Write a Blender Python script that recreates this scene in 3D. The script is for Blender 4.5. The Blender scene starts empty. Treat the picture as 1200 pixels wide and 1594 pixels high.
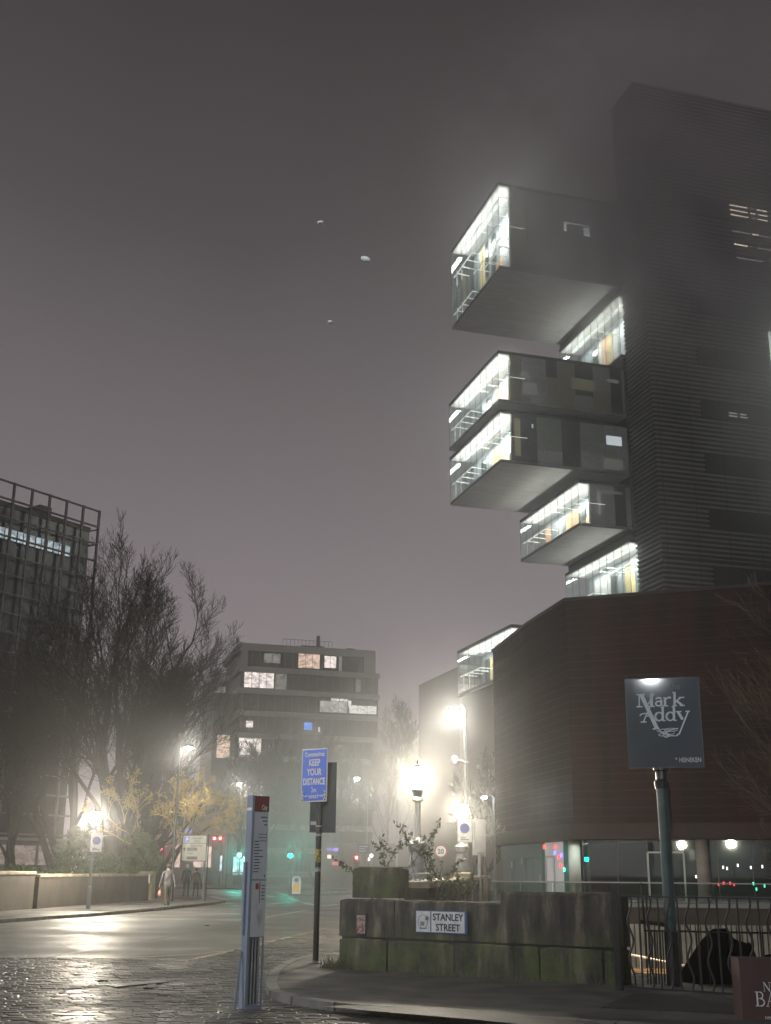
import bpy, math, random
from mathutils import Vector, Matrix
random.seed(7)
SC = bpy.context.scene
COL = SC.collection
# ------------------------------------------------------------------ camera
FPX, ROLL, PITCH, EYE = 1815.0, 0.0096, math.atan(560/1815.0), 1.6
cam = bpy.data.cameras.new("camera"); camo = bpy.data.objects.new("camera", cam); COL.objects.link(camo)
cam.sensor_fit = 'VERTICAL'; cam.sensor_height = 36.0; cam.lens = 36.0*FPX/1594.0
cam.clip_start = 0.1; cam.clip_end = 3000
camo.matrix_world = Matrix.Translation((0, 0, EYE)) @ Matrix.Rotation(math.pi/2+PITCH, 4, 'X') @ Matrix.Rotation(ROLL, 4, 'Z')
SC.camera = camo
# ------------------------------------------------------------------ night sky (city glow under low cloud)
wd = bpy.data.worlds.new("World"); SC.world = wd; wd.use_nodes = True
nt = wd.node_tree; bg = nt.nodes['Background']
tc = nt.nodes.new('ShaderNodeTexCoord'); sx = nt.nodes.new('ShaderNodeSeparateXYZ'); rp = nt.nodes.new('ShaderNodeValToRGB')
nz = nt.nodes.new('ShaderNodeTexNoise'); nz.inputs['Scale'].default_value = 1.6; nz.inputs['Detail'].default_value = 3
mx = nt.nodes.new('ShaderNodeMath'); mx.operation = 'MULTIPLY_ADD'; mx.inputs[1].default_value = 0.17
nt.links.new(tc.outputs['Generated'], nz.inputs['Vector']); nt.links.new(tc.outputs['Generated'], sx.inputs[0])
nt.links.new(nz.outputs['Fac'], mx.inputs[0]); nt.links.new(sx.outputs['Z'], mx.inputs[2])
nt.links.new(mx.outputs[0], rp.inputs[0]); nt.links.new(rp.outputs[0], bg.inputs['Color'])
e = rp.color_ramp.elements
e[0].position = 0.03; e[0].color = (.35, .305, .33, 1)
e[1].position = 1.0; e[1].color = (.035, .032, .033, 1)
for p, c in ((.16, (.32, .278, .298, 1)), (.32, (.262, .228, .240, 1)), (.50, (.168, .148, .154, 1)), (.62, (.098, .087, .089, 1)), (.76, (.058, .052, .053, 1))):
    k = e.new(p); k.color = c
bg.inputs['Strength'].default_value = 0.86
SC.view_settings.view_transform = 'Standard'; SC.view_settings.look = 'None'
SC.view_settings.exposure = 0.0; SC.view_settings.gamma = 1.0
SC.render.engine = 'CYCLES'
cy = SC.cycles; cy.use_denoising = True; cy.volume_bounces = 1; cy.volume_step_rate = 2.0; cy.volume_max_steps = 96; cy.max_bounces = 6; cy.transparent_max_bounces = 16
cy.diffuse_bounces = 2; cy.glossy_bounces = 3; cy.caustics_reflective = False; cy.caustics_refractive = False
cy.sample_clamp_indirect = 4; cy.use_light_tree = True
HAZE = 0.0012
# ------------------------------------------------------------------ where things stand: bearings and heights measured from the eye point
def ray(px, py):
    u = (px-600)/FPX; v = (797-py)/FPX
    u, v = u*math.cos(ROLL)-v*math.sin(ROLL), u*math.sin(ROLL)+v*math.cos(ROLL)
    c, s = math.cos(PITCH), math.sin(PITCH)
    return Vector((u, c-v*s, s+v*c))
EYEV = Vector((0, 0, EYE))
def G(px, py, z=0.0):
    d = ray(px, py); return EYEV + d*((z-EYE)/d.z)
def W(px, py, Y):
    d = ray(px, py); return EYEV + d*(Y/d.y)
def V(*a): return Vector(a)
# ------------------------------------------------------------------ materials
MATS = {}
def M(name, col, rough=.6, col2=None, scale=4, bump=0, bscale=None, metal=0, stretch=(1, 1, 1), spec=.5, emit=None, estr=0, sample=True, lo=.35, hi=.65, detail=5, rvar=0, coord='Object', bdist=.02, evar=0):
    if name in MATS: return MATS[name]
    m = bpy.data.materials.new(name); MATS[name] = m; m.use_nodes = True
    n = m.node_tree; b = n.nodes['Principled BSDF']; L = n.links
    b.inputs['Roughness'].default_value = rough; b.inputs['Metallic'].default_value = metal
    b.inputs['Specular IOR Level'].default_value = spec
    c4 = (*col, 1)
    t = n.nodes.new('ShaderNodeTexCoord'); mp = n.nodes.new('ShaderNodeMapping'); mp.inputs['Scale'].default_value = stretch
    L.new(t.outputs[coord], mp.inputs['Vector'])
    if col2 is None: col2 = tuple(x*.72 for x in col)
    no = n.nodes.new('ShaderNodeTexNoise'); no.inputs['Scale'].default_value = scale; no.inputs['Detail'].default_value = detail
    L.new(mp.outputs[0], no.inputs['Vector'])
    r = n.nodes.new('ShaderNodeValToRGB'); r.color_ramp.elements[0].position = lo; r.color_ramp.elements[1].position = hi
    r.color_ramp.elements[0].color = c4; r.color_ramp.elements[1].color = (*col2, 1)
    L.new(no.outputs['Fac'], r.inputs[0]); L.new(r.outputs[0], b.inputs['Base Color'])
    if rvar:
        mr = n.nodes.new('ShaderNodeMapRange'); mr.inputs['To Min'].default_value = max(.04, rough-rvar); mr.inputs['To Max'].default_value = min(1, rough+rvar)
        mr.inputs['From Min'].default_value = .35; mr.inputs['From Max'].default_value = .65
        L.new(no.outputs['Fac'], mr.inputs['Value']); L.new(mr.outputs[0], b.inputs['Roughness'])
    if bump:
        n2 = n.nodes.new('ShaderNodeTexNoise'); n2.inputs['Scale'].default_value = bscale or scale*6; n2.inputs['Detail'].default_value = 4
        L.new(mp.outputs[0], n2.inputs['Vector'])
        bp = n.nodes.new('ShaderNodeBump'); bp.inputs['Strength'].default_value = bump; bp.inputs['Distance'].default_value = bdist
        L.new(n2.outputs['Fac'], bp.inputs['Height']); L.new(bp.outputs[0], b.inputs['Normal'])
    if emit:
        b.inputs['Emission Color'].default_value = (*emit, 1); b.inputs['Emission Strength'].default_value = estr
        if not sample: m.cycles.emission_sampling = 'NONE'
        if evar:
            vo = n.nodes.new('ShaderNodeTexVoronoi'); vo.inputs['Scale'].default_value = evar; vo.feature = 'F1'; vo.distance = 'CHEBYCHEV'
            mp2 = n.nodes.new('ShaderNodeMapping'); mp2.inputs['Scale'].default_value = (1, .2, 1.5); L.new(t.outputs['Object'], mp2.inputs['Vector']); L.new(mp2.outputs[0], vo.inputs['Vector'])
            sp_ = n.nodes.new('ShaderNodeSeparateColor'); L.new(vo.outputs['Color'], sp_.inputs[0])
            e3 = n.nodes.new('ShaderNodeMapRange'); e3.inputs['To Min'].default_value = estr*.45; e3.inputs['To Max'].default_value = estr*1.35; L.new(sp_.outputs[0], e3.inputs['Value']); L.new(e3.outputs[0], b.inputs['Emission Strength'])
    return m
def EM(name, col, s, sample=True):
    return M(name, (.02, .02, .02), emit=col, estr=s, sample=sample)
def glass(name, tint, refl=.08, rough=.02):
    m = bpy.data.materials.new(name); m.use_nodes = True; n = m.node_tree; n.nodes.clear()
    o = n.nodes.new('ShaderNodeOutputMaterial'); t = n.nodes.new('ShaderNodeBsdfTransparent'); g = n.nodes.new('ShaderNodeBsdfGlossy')
    t.inputs['Color'].default_value = (*tint, 1); g.inputs['Roughness'].default_value = rough; g.inputs['Color'].default_value = (.9, .95, .95, 1)
    lw = n.nodes.new('ShaderNodeLayerWeight'); lw.inputs['Blend'].default_value = .25
    ma = n.nodes.new('ShaderNodeMath'); ma.operation = 'MULTIPLY_ADD'; ma.inputs[1].default_value = .5; ma.inputs[2].default_value = refl; ma.use_clamp = True
    x = n.nodes.new('ShaderNodeMixShader'); L = n.links
    L.new(lw.outputs['Fresnel'], ma.inputs[0]); L.new(ma.outputs[0], x.inputs[0]); L.new(t.outputs[0], x.inputs[1]); L.new(g.outputs[0], x.inputs[2]); L.new(x.outputs[0], o.inputs[0])
    return m
def brickmat(name, c1, c2, cm, bw, bh, rough, rot=0, mortar=.012, bump=.6, rvar=.15, spec=.5, offset=.5, noise=6, wear=.5):
    m = bpy.data.materials.new(name); m.use_nodes = True; n = m.node_tree; b = n.nodes['Principled BSDF']; L = n.links
    t = n.nodes.new('ShaderNodeTexCoord'); mp = n.nodes.new('ShaderNodeMapping'); mp.inputs['Rotation'].default_value = (0, 0, rot)
    L.new(t.outputs['Object'], mp.inputs['Vector'])
    wn = n.nodes.new('ShaderNodeTexNoise'); wn.inputs['Scale'].default_value = 1.3
    L.new(mp.outputs[0], wn.inputs['Vector'])
    va = n.nodes.new('ShaderNodeVectorMath'); va.operation = 'MULTIPLY_ADD'; va.inputs[1].default_value = (.06, .06, 0)
    L.new(wn.outputs['Color'], va.inputs[0]); L.new(mp.outputs[0], va.inputs[2])
    br = n.nodes.new('ShaderNodeTexBrick'); br.offset = offset
    for k, v in (('Scale', 1), ('Brick Width', bw), ('Row Height', bh), ('Mortar Size', mortar), ('Mortar Smooth', .6), ('Bias', 0)): br.inputs[k].default_value = v
    for k, v in (('Color1', c1), ('Color2', c2), ('Mortar', cm)): br.inputs[k].default_value = (*v, 1)
    L.new(va.outputs[0], br.inputs['Vector'])
    no = n.nodes.new('ShaderNodeTexNoise'); no.inputs['Scale'].default_value = noise; no.inputs['Detail'].default_value = 6; L.new(mp.outputs[0], no.inputs['Vector'])
    big = n.nodes.new('ShaderNodeTexNoise'); big.inputs['Scale'].default_value = .45; big.inputs['Detail'].default_value = 4; L.new(mp.outputs[0], big.inputs['Vector'])
    hs = n.nodes.new('ShaderNodeMix'); hs.data_type = 'RGBA'; hs.blend_type = 'MULTIPLY'; hs.inputs[0].default_value = wear
    L.new(br.outputs['Color'], hs.inputs[6]); L.new(no.outputs['Fac'], hs.inputs[7]); L.new(hs.outputs[2], b.inputs['Base Color'])
    mr = n.nodes.new('ShaderNodeMapRange'); mr.inputs['From Min'].default_value = .35; mr.inputs['From Max'].default_value = .65
    mr.inputs['To Min'].default_value = max(.05, rough-rvar); mr.inputs['To Max'].default_value = rough+rvar
    L.new(big.outputs['Fac'], mr.inputs['Value']); L.new(mr.outputs[0], b.inputs['Roughness'])
    ad = n.nodes.new('ShaderNodeMath'); ad.operation = 'MULTIPLY_ADD'; ad.inputs[1].default_value = -1.2
    nb2 = n.nodes.new('ShaderNodeTexNoise'); nb2.inputs['Scale'].default_value = noise*2.3; L.new(mp.outputs[0], nb2.inputs['Vector'])
    L.new(br.outputs['Fac'], ad.inputs[0]); L.new(nb2.outputs['Fac'], ad.inputs[2])
    bp = n.nodes.new('ShaderNodeBump'); bp.inputs['Strength'].default_value = bump; bp.inputs['Distance'].default_value = .02
    L.new(ad.outputs[0], bp.inputs['Height']); L.new(bp.outputs[0], b.inputs['Normal']); b.inputs['Specular IOR Level'].default_value = spec
    return m
asphalt = M('wet_asphalt', (.060, .057, .052), .52, (.090, .085, .076), scale=.35, bump=1.0, bscale=30, rvar=.16, spec=.5)
setts_m = brickmat('wet_setts', (.085, .078, .070), (.045, .042, .039), (.014, .013, .012), .27, .135, .5, rot=.10, mortar=.016, bump=1.0, rvar=.12, spec=.5)
paving = brickmat('paving_slabs', (.17, .16, .15), (.12, .115, .108), (.05, .048, .045), .9, .6, .55, rot=-.28, mortar=.008, bump=.4, noise=9)
tarmac = M('footway_tarmac', (.105, .096, .084), .72, (.060, .055, .047), scale=1.6, bump=.9, bscale=55, rvar=.1)
kerb_m = M('kerb_stone', (.16, .15, .135), .6, (.08, .076, .07), scale=3, bump=.3)
brown_m = M('brown_gutter', (.050, .030, .026), .6, (.028, .020, .018), scale=2, bump=.5)
paint_w = M('worn_white_paint', (.55, .54, .50), .5, (.12, .12, .11), scale=7, lo=.5, hi=.62)
paint_y = M('worn_yellow_paint', (.36, .27, .12), .5, (.14, .11, .06), scale=6, lo=.5, hi=.66)
redlane = M('red_lane', (.30, .10, .075), .6, (.20, .075, .06), scale=2)
def stone_moss():
    m = bpy.data.materials.new('mossy_blackened_stone'); m.use_nodes = True; n = m.node_tree; b = n.nodes['Principled BSDF']; L = n.links
    t = n.nodes.new('ShaderNodeTexCoord')
    sp = n.nodes.new('ShaderNodeSeparateXYZ'); L.new(t.outputs['Object'], sp.inputs[0])
    mp = n.nodes.new('ShaderNodeMapping'); mp.inputs['Scale'].default_value = (2.6, 2.6, .55); L.new(t.outputs['Object'], mp.inputs[0])
    st = n.nodes.new('ShaderNodeTexNoise'); st.inputs['Scale'].default_value = 1.7; st.inputs['Detail'].default_value = 7; st.inputs['Roughness'].default_value = .62; L.new(mp.outputs[0], st.inputs['Vector'])
    n1 = n.nodes.new('ShaderNodeTexNoise'); n1.inputs['Scale'].default_value = 2.4; n1.inputs['Detail'].default_value = 8; n1.inputs['Roughness'].default_value = .7; L.new(t.outputs['Object'], n1.inputs['Vector'])
    n2 = n.nodes.new('ShaderNodeTexNoise'); n2.inputs['Scale'].default_value = 30; n2.inputs['Detail'].default_value = 5; L.new(t.outputs['Object'], n2.inputs['Vector'])
    base = n.nodes.new('ShaderNodeValToRGB'); L.new(st.outputs['Fac'], base.inputs[0])
    q = base.color_ramp.elements; q[0].position = .36; q[0].color = (.010, .010, .009, 1); q[1].position = .72; q[1].color = (.27, .235, .165, 1); k = q.new(.52); k.color = (.062, .057, .044, 1)
    # moss grows on the lower course
    mr = n.nodes.new('ShaderNodeMapRange'); mr.inputs['From Min'].default_value = .72; mr.inputs['From Max'].default_value = .40; L.new(sp.outputs['Z'], mr.inputs['Value'])
    ms = n.nodes.new('ShaderNodeMapRange'); ms.inputs['From Min'].default_value = .38; ms.inputs['From Max'].default_value = .62; L.new(n1.outputs['Fac'], ms.inputs['Value'])
    mu = n.nodes.new('ShaderNodeMath'); mu.operation = 'MULTIPLY'; L.new(mr.outputs[0], mu.inputs[0]); L.new(ms.outputs[0], mu.inputs[1])
    sc = n.nodes.new('ShaderNodeMath'); sc.operation = 'MULTIPLY'; sc.inputs[1].default_value = .8; L.new(mu.outputs[0], sc.inputs[0])
    x = n.nodes.new('ShaderNodeMix'); x.data_type = 'RGBA'; L.new(sc.outputs[0], x.inputs[0]); L.new(base.outputs[0], x.inputs[6]); x.inputs[7].default_value = (.10, .14, .03, 1)
    y = n.nodes.new('ShaderNodeMix'); y.data_type = 'RGBA'; y.blend_type = 'MULTIPLY'; y.inputs[0].default_value = .55; L.new(x.outputs[2], y.inputs[6]); L.new(n2.outputs['Fac'], y.inputs[7])
    L.new(y.outputs[2], b.inputs['Base Color']); b.inputs['Roughness'].default_value = .8
    bp = n.nodes.new('ShaderNodeBump'); bp.inputs['Strength'].default_value = .8; bp.inputs['Distance'].default_value = .03; L.new(n1.outputs['Fac'], bp.inputs['Height'])
    b2 = n.nodes.new('ShaderNodeBump'); b2.inputs['Strength'].default_value = .5; b2.inputs['Distance'].default_value = .01; L.new(n2.outputs['Fac'], b2.inputs['Height']); L.new(bp.outputs[0], b2.inputs['Normal'])
    L.new(b2.outputs[0], b.inputs['Normal'])
    return m
moss = stone_moss()
sandstone = M('worn_sandstone', (.34, .29, .20), .8, (.17, .145, .10), scale=2.2, bump=.5, bscale=14)  # paler stone colour carries the lamplight on copings and piers
wallstone = M('dark_parapet_stone', (.070, .058, .044), .85, (.040, .034, .027), scale=1.2, bump=.5, bscale=12, stretch=(1, 1, .6))
corten = M('rusted_steel_cladding', (.032, .0065, .005), .7, (.009, .0026, .0022), scale=1.1, bump=.25, bscale=5, stretch=(1, 1, .18), spec=.35, detail=8)
corten2 = M('rusted_steel_fascia', (.036, .012, .009), .6, (.019, .007, .006), scale=1.6, stretch=(1, 1, .3), spec=.4)
louvre = M('grey_metal_louvre', (.22, .23, .228), .5, (.14, .148, .146), scale=.10, metal=.2)
darkclad = M('dark_grey_cladding', (.028, .030, .030), .45, (.018, .019, .019), scale=.3)
slotm = M('dark_slot_glass', (.006, .007, .007), .4, (.010, .011, .011), scale=.5)
soffit_m = M('pale_metal_soffit', (.78, .76, .76), .42, (.66, .65, .65), scale=.5, stretch=(1, 6, 1))
ceil_m = M('white_ceiling', (.80, .80, .80), .7, (.76, .76, .76))
floor_m = M('interior_floor', (.28, .28, .27), .5)
p_grey = M('grey_blue_panel', (.22, .26, .28), .35, (.17, .20, .22)); p_yel = M('pale_yellow_panel', (.66, .55, .25), .5, (.58, .48, .22))
p_org = M('orange_wood_panel', (.58, .36, .20), .5, (.50, .30, .16)); p_wht = M('white_panel', (.62, .63, .62), .5); p_dkg = M('dark_glass_panel', (.05, .065, .06), .15, (.035, .045, .042))
p_side = [M('side_panel_dark', (.050, .055, .053), .2), M('side_panel_green', (.11, .125, .105), .25, emit=(.5, .58, .5), estr=.035, sample=False), M('side_panel_grey', (.16, .17, .17), .25, emit=(.6, .65, .65), estr=.035, sample=False, evar=.8), M('side_panel_olive', (.12, .115, .085), .3, emit=(.6, .56, .38), estr=.022, sample=False)]  # faint emission stands for room light behind the side glazing
railw = M('white_rail', (.8, .8, .8), .4, (.75, .75, .75), emit=(1, 1, .97), estr=.75, sample=False)  # rails glow by themselves to imitate bright reflected light
dmetal = M('black_painted_metal', (.016, .017, .018), .35, (.026, .027, .027), scale=9, bump=.15)
gmetal = M('grey_painted_metal', (.20, .21, .215), .45, (.15, .16, .165), scale=6)
wmetal = M('white_painted_metal', (.45, .46, .46), .4, (.5, .5, .5), scale=5)
teal = M('teal_painted_steel', (.040, .085, .085), .4, (.028, .060, .060), scale=6, bump=.1)
bluegrey = M('blue_grey_paint', (.21, .26, .34), .42, (.165, .205, .27), scale=3)
bark = M('wet_bark', (.034, .028, .022), .8, (.018, .015, .012), scale=3, bump=.4)
twig = M('bare_twigs', (.024, .020, .017), .9, (.016, .014, .012), scale=2)
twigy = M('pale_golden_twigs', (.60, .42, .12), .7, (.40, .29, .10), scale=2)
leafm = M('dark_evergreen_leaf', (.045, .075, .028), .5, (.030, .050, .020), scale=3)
conc = M('pale_concrete', (.34, .335, .32), .75, (.26, .255, .245), scale=.4, bump=.2, bscale=3)
brownwall = M('brown_plinth_wall', (.085, .068, .055), .8, (.060, .048, .040), scale=1, bump=.3)
black = M('black_lettering', (.015, .015, .015), .5); white = M('white_lettering', (.75, .76, .76), .45, (.70, .70, .70))
signw = M('white_sign_face', (.72, .75, .76), .35, (.55, .57, .57), scale=8); signb = M('blue_sign_face', (.015, .12, .70), .35, (.015, .11, .60), scale=6)
clear = glass('clear_glazing', (.93, .97, .95), .05); dglass = glass('dark_storefront_glazing', (.38, .46, .44), .09, .03); balg = glass('balustrade_glass', (.78, .86, .82), .07)
win_dark = M('dark_window', (.022, .023, .024), .15, (.035, .036, .038), scale=.5)
# ------------------------------------------------------------------ mesh building
class MB:
    def __init__(s): s.v = []; s.f = []; s.m = []
    def add(s, vs, fs, m=0):
        k = len(s.v); s.v += [tuple(v) for v in vs]; s.f += [tuple(i+k for i in f) for f in fs]; s.m += [m]*len(fs); return s
    def box(s, x0, x1, y0, y1, z0, z1, m=0, T=None):
        vs = [Vector((x, y, z)) for x in (x0, x1) for y in (y0, y1) for z in (z0, z1)]
        if T: vs = [T @ v for v in vs]
        return s.add(vs, [(0, 1, 3, 2), (4, 6, 7, 5), (0, 4, 5, 1), (2, 3, 7, 6), (0, 2, 6, 4), (1, 5, 7, 3)], m)
    def tube(s, p0, p1, r0, r1=None, n=6, m=0, cap=True):
        if r1 is None: r1 = r0
        p0 = Vector(p0); p1 = Vector(p1); d = (p1-p0)
        if d.length < 1e-6: return s
        d.normalize(); a = d.orthogonal().normalized(); b = d.cross(a); vs = []
        for p, r in ((p0, r0), (p1, r1)):
            for i in range(n):
                t = 2*math.pi*i/n; vs.append(p+a*(math.cos(t)*r)+b*(math.sin(t)*r))
        fs = [(i, (i+1) % n, n+(i+1) % n, n+i) for i in range(n)]
        if cap: fs += [tuple(range(n-1, -1, -1)), tuple(range(n, 2*n))]
        return s.add(vs, fs, m)
    def path(s, pts, r, n=6, m=0):
        for i in range(len(pts)-1):
            ra = r[i] if isinstance(r, (list, tuple)) else r; rb = r[i+1] if isinstance(r, (list, tuple)) else r
            s.tube(pts[i], pts[i+1], ra, rb, n, m)
        return s
    def lathe(s, prof, n=16, c=(0, 0, 0), m=0):
        vs = []
        for r, z in prof:
            for i in range(n):
                t = 2*math.pi*i/n; vs.append((c[0]+r*math.cos(t), c[1]+r*math.sin(t), c[2]+z))
        fs = [(k*n+i, k*n+(i+1) % n, (k+1)*n+(i+1) % n, (k+1)*n+i) for k in range(len(prof)-1) for i in range(n)]
        fs += [tuple(range(n-1, -1, -1)), tuple((len(prof)-1)*n+i for i in range(n))]
        return s.add(vs, fs, m)
    def ball(s, c, r, n=14, sz=1, m=0):
        k = n//2
        return s.lathe([(max(.0008, r*math.sin(math.pi*i/k)), -r*sz*math.cos(math.pi*i/k)) for i in range(k+1)], n, c, m)
    def prism(s, poly, z0, z1, m=0):
        n = len(poly); vs = [(p[0], p[1], z0) for p in poly]+[(p[0], p[1], z1) for p in poly]
        return s.add(vs, [tuple(range(n-1, -1, -1)), tuple(range(n, 2*n))]+[(i, (i+1) % n, n+(i+1) % n, n+i) for i in range(n)], m)
    def build(s, name, mat, parent=None, world=False, smooth=False, label=None, uvs=None):
        me = bpy.data.meshes.new(name); vs = s.v
        if parent is not None and world:
            inv = parent_mat(parent).inverted(); vs = [tuple(inv @ Vector(v)) for v in vs]
        me.from_pydata(vs, [], s.f)
        ms = mat if isinstance(mat, (list, tuple)) else [mat]
        for x in ms: me.materials.append(x)
        if len(ms) > 1: me.polygons.foreach_set('material_index', s.m)
        if smooth: me.polygons.foreach_set('use_smooth', [True]*len(me.polygons))
        me.update()
        o = bpy.data.objects.new(name, me); COL.objects.link(o)
        if parent is not None: o.parent = parent
        if label: o['label'] = label
        return o
def parent_mat(o):
    m = Matrix.LocRotScale(o.location, o.rotation_euler, None)
    return parent_mat(o.parent) @ m if o.parent else m
def thing(name, label, cat, loc=(0, 0, 0), rz=0, group=None):
    o = bpy.data.objects.new(name, None); COL.objects.link(o); o.location = loc; o.rotation_euler = (0, 0, rz); o.empty_display_size = .3
    o['label'] = label; o['category'] = cat
    if group: o['group'] = group
    return o
def tag(o, label, cat, group=None):
    o['label'] = label; o['category'] = cat
    if group: o['group'] = group
    return o
def struct(o): o['kind'] = 'structure'; return o
def dup(root, loc=None, rz=None, label=None):
    def cp(o, par):
        c = o.copy(); COL.objects.link(c)
        if par: c.parent = par
        for ch in [x for x in KIDS.get(o.name, [])]: cp(ch, c)
        return c
    global KIDS
    KIDS = {}
    for o in list(COL.objects):
        if o.parent: KIDS.setdefault(o.parent.name, []).append(o)
    r = cp(root, None)
    if loc is not None: r.location = loc
    if rz is not None: r.rotation_euler = (0, 0, rz)
    if label: r['label'] = label
    return r
def text(s, size, mat, parent, M4, name='lettering', align='CENTER', depth=.002, bold=0, sx=1.0):
    """flat lettering; M4 places its XY plane"""
    cu = bpy.data.curves.new('t', 'FONT'); cu.body = s; cu.size = size; cu.align_x = align; cu.extrude = depth; cu.offset = bold; cu.resolution_u = 3
    to = bpy.data.objects.new('t', cu); COL.objects.link(to); bpy.context.view_layer.update()
    me = bpy.data.meshes.new_from_object(to.evaluated_get(bpy.context.evaluated_depsgraph_get()))
    bpy.data.objects.remove(to); bpy.data.curves.remove(cu)
    me.name = name; me.transform(M4 @ Matrix.Diagonal((sx, 1, 1, 1))); me.materials.clear(); me.materials.append(mat)
    o = bpy.data.objects.new(name, me); COL.objects.link(o); o.parent = parent
    return o
# local sign plane: x right, y up on the sign -> world x right, z up, facing -y
def face(x, y, z, rx=0): return Matrix.Translation((x, y, z)) @ Matrix.Rotation(math.pi/2, 4, 'X')
# ================================================================== GROUND
from mathutils.geometry import tessellate_polygon
HOLE = [(1.3, 22.7), (4.0, 19.0), (9.5, 15.6), (34, 15.6), (34, 57.0), (5.4, 57.0), (4.1, 46), (2.4, 34)]
def sheet(name, poly, z, mat, hole=None, parent=None):
    loops = [[Vector((p[0], p[1], z)) for p in poly]]
    if hole: loops.append([Vector((p[0], p[1], z)) for p in hole])
    fl = [v for l in loops for v in l]
    fs = []
    for t in tessellate_polygon(loops):
        a, b, c = [fl[i] for i in t]
        if (b-a).cross(c-a).z < 0: t = t[::-1]
        fs.append(tuple(t))
    mb = MB(); mb.add(fl, fs); o = mb.build(name, mat, parent)
    if parent is None: struct(o)
    return o
road = sheet('road', [(-290, -290), (290, -290), (290, 290), (-290, 290)], 0, asphalt, HOLE)
sheet('setted_apron', [(-40, -20), (14, -20), (14, 15), (-0.6, 24.2), (-0.6, 38.5), (-1.38, 38.5), (-3.4, 23.4), (-5.2, 23.7), (-7.2, 23.3), (-40, 22.6)], .004, setts_m)
def inpoly(x, y, P):
    c = False; n = len(P)
    for i in range(n):
        (x1, y1), (x2, y2) = P[i], P[i-1]
        if (y1 > y) != (y2 > y) and x < (x2-x1)*(y-y1)/(y2-y1)+x1: c = not c
    return c
AP = [(-40, -20), (14, -20), (14, 15), (-0.6, 24.2), (-0.6, 38.3), (-1.38, 38.3), (-3.4, 23.2), (-5.2, 23.4), (-7.2, 23.1), (-40, 22.4)]
setm = M('wet_sett_stone', (.115, .105, .090), .44, (.062, .056, .050), scale=.5, bump=.25, bscale=18, spec=.45, rvar=.10)
mb = MB(); rn = random.Random(1); ca, sa = math.cos(.10), math.sin(.10); v_ = 8.5; row = 0
while v_ < 40:
    rh = rn.uniform(.105, .135); u_ = -16+rn.random()*.3
    while u_ < 9:
        w = rn.uniform(.17, .36); x0, y0 = u_*ca-v_*sa, u_*sa+v_*ca
        if abs(x0) < .345*y0+.8 and inpoly(x0+.1, y0+.07, AP):
            tx, ty, z0 = rn.gauss(0, .012), rn.gauss(0, .024), .012+rn.uniform(-.004, .005)
            vs = []
            for (du, dv, dz) in ((0, 0, -.012), (w-.010, 0, -.008), (w-.010, rh-.010, -.008), (0, rh-.010, -.008), (.016, .014, 0), (w-.03, .014, 0), (w-.03, rh-.028, 0), (.016, rh-.028, 0)):
                uu, vv = u_+du, v_+dv; vs.append((uu*ca-vv*sa, uu*sa+vv*ca, z0+dz+(tx*(du-w/2)+ty*(dv-rh/2) if dz == 0 else 0)))
            mb.add(vs, [(4, 5, 6, 7), (0, 1, 5, 4), (1, 2, 6, 5), (2, 3, 7, 6), (3, 0, 4, 7)])
        u_ += w
    v_ += rh
o = struct(mb.build('granite_setts', setm)); o['category'] = 'paving'
def strip(pts, w):
    pts = [Vector((p[0], p[1])) for p in pts]; L = []; Rr = []
    for i, p in enumerate(pts):
        d = (pts[min(i+1, len(pts)-1)]-pts[max(i-1, 0)]).normalized(); n = Vector((-d.y, d.x))
        L.append(p+n*w/2); Rr.append(p-n*w/2)
    return L+Rr[::-1]
def stripmb(mb, pts, w, z0, z1):
    q = strip(pts, w); n = len(pts)
    for i in range(n-1): mb.prism([q[2*n-1-i], q[2*n-2-i], q[i+1], q[i]], z0, z1)
# raised footway, right foreground
kerbR = [(-.62, 23.6), (-1.24, 23.3), (-1.55, 22), (-1.66, 19.8), (-1.55, 17.6), (-1.38, 16.4), (-1.05, 15.7), (-.5, 15.05), (.78, 14.25), (2.5, 13.35), (6, 11.5), (13, 8)]
back = [(13, 15.4), (9.4, 15.4), (3.9, 18.8), (1.2, 22.5), (.3, 23.5)]
mb = MB(); mb.prism([p for p in kerbR]+back, -.05, .10); fw = struct(mb.build('footway', tarmac))
mb = MB()
for i in range(len(kerbR)-1):
    a, b = Vector(kerbR[i]), Vector(kerbR[i+1]); n = max(1, round((b-a).length/.9))
    for k in range(n):
        p, q = a.lerp(b, k/n), a.lerp(b, (k+1)/n); dd = (q-p)*.012
        stripmb(mb, [p+dd, q-dd], .15, -.04, .108+random.uniform(-.004, .004))
struct(mb.build('kerb', kerb_m))
sheet('brown_paving_strip', [tuple(G(x, y, .1)[:2]) for x, y in ((500, 1567), (600, 1563), (760, 1574), (900, 1590), (1100, 1612), (1000, 1618), (860, 1600), (740, 1588), (620, 1578))], .105, brown_m)  # dark brown strip along the inner side of the kerb
HT = MB(); hp_ = [G(x, y, .1) for x, y in ((935, 1569), (990, 1546), (1160, 1556), (1290, 1562), (1290, 1592), (1150, 1579))]; HT.prism([(p.x, p.y) for p in hp_][::-1], .09, .112)
tag(HT.build('cellar_hatch', M('dark_hatch_boards', (.020, .017, .015), .7, (.035, .028, .024), scale=3, bump=.6, stretch=(.3, 2, 1))), 'dark flat hatch set into the pavement in front of the wavy railing', 'hatch')
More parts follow.
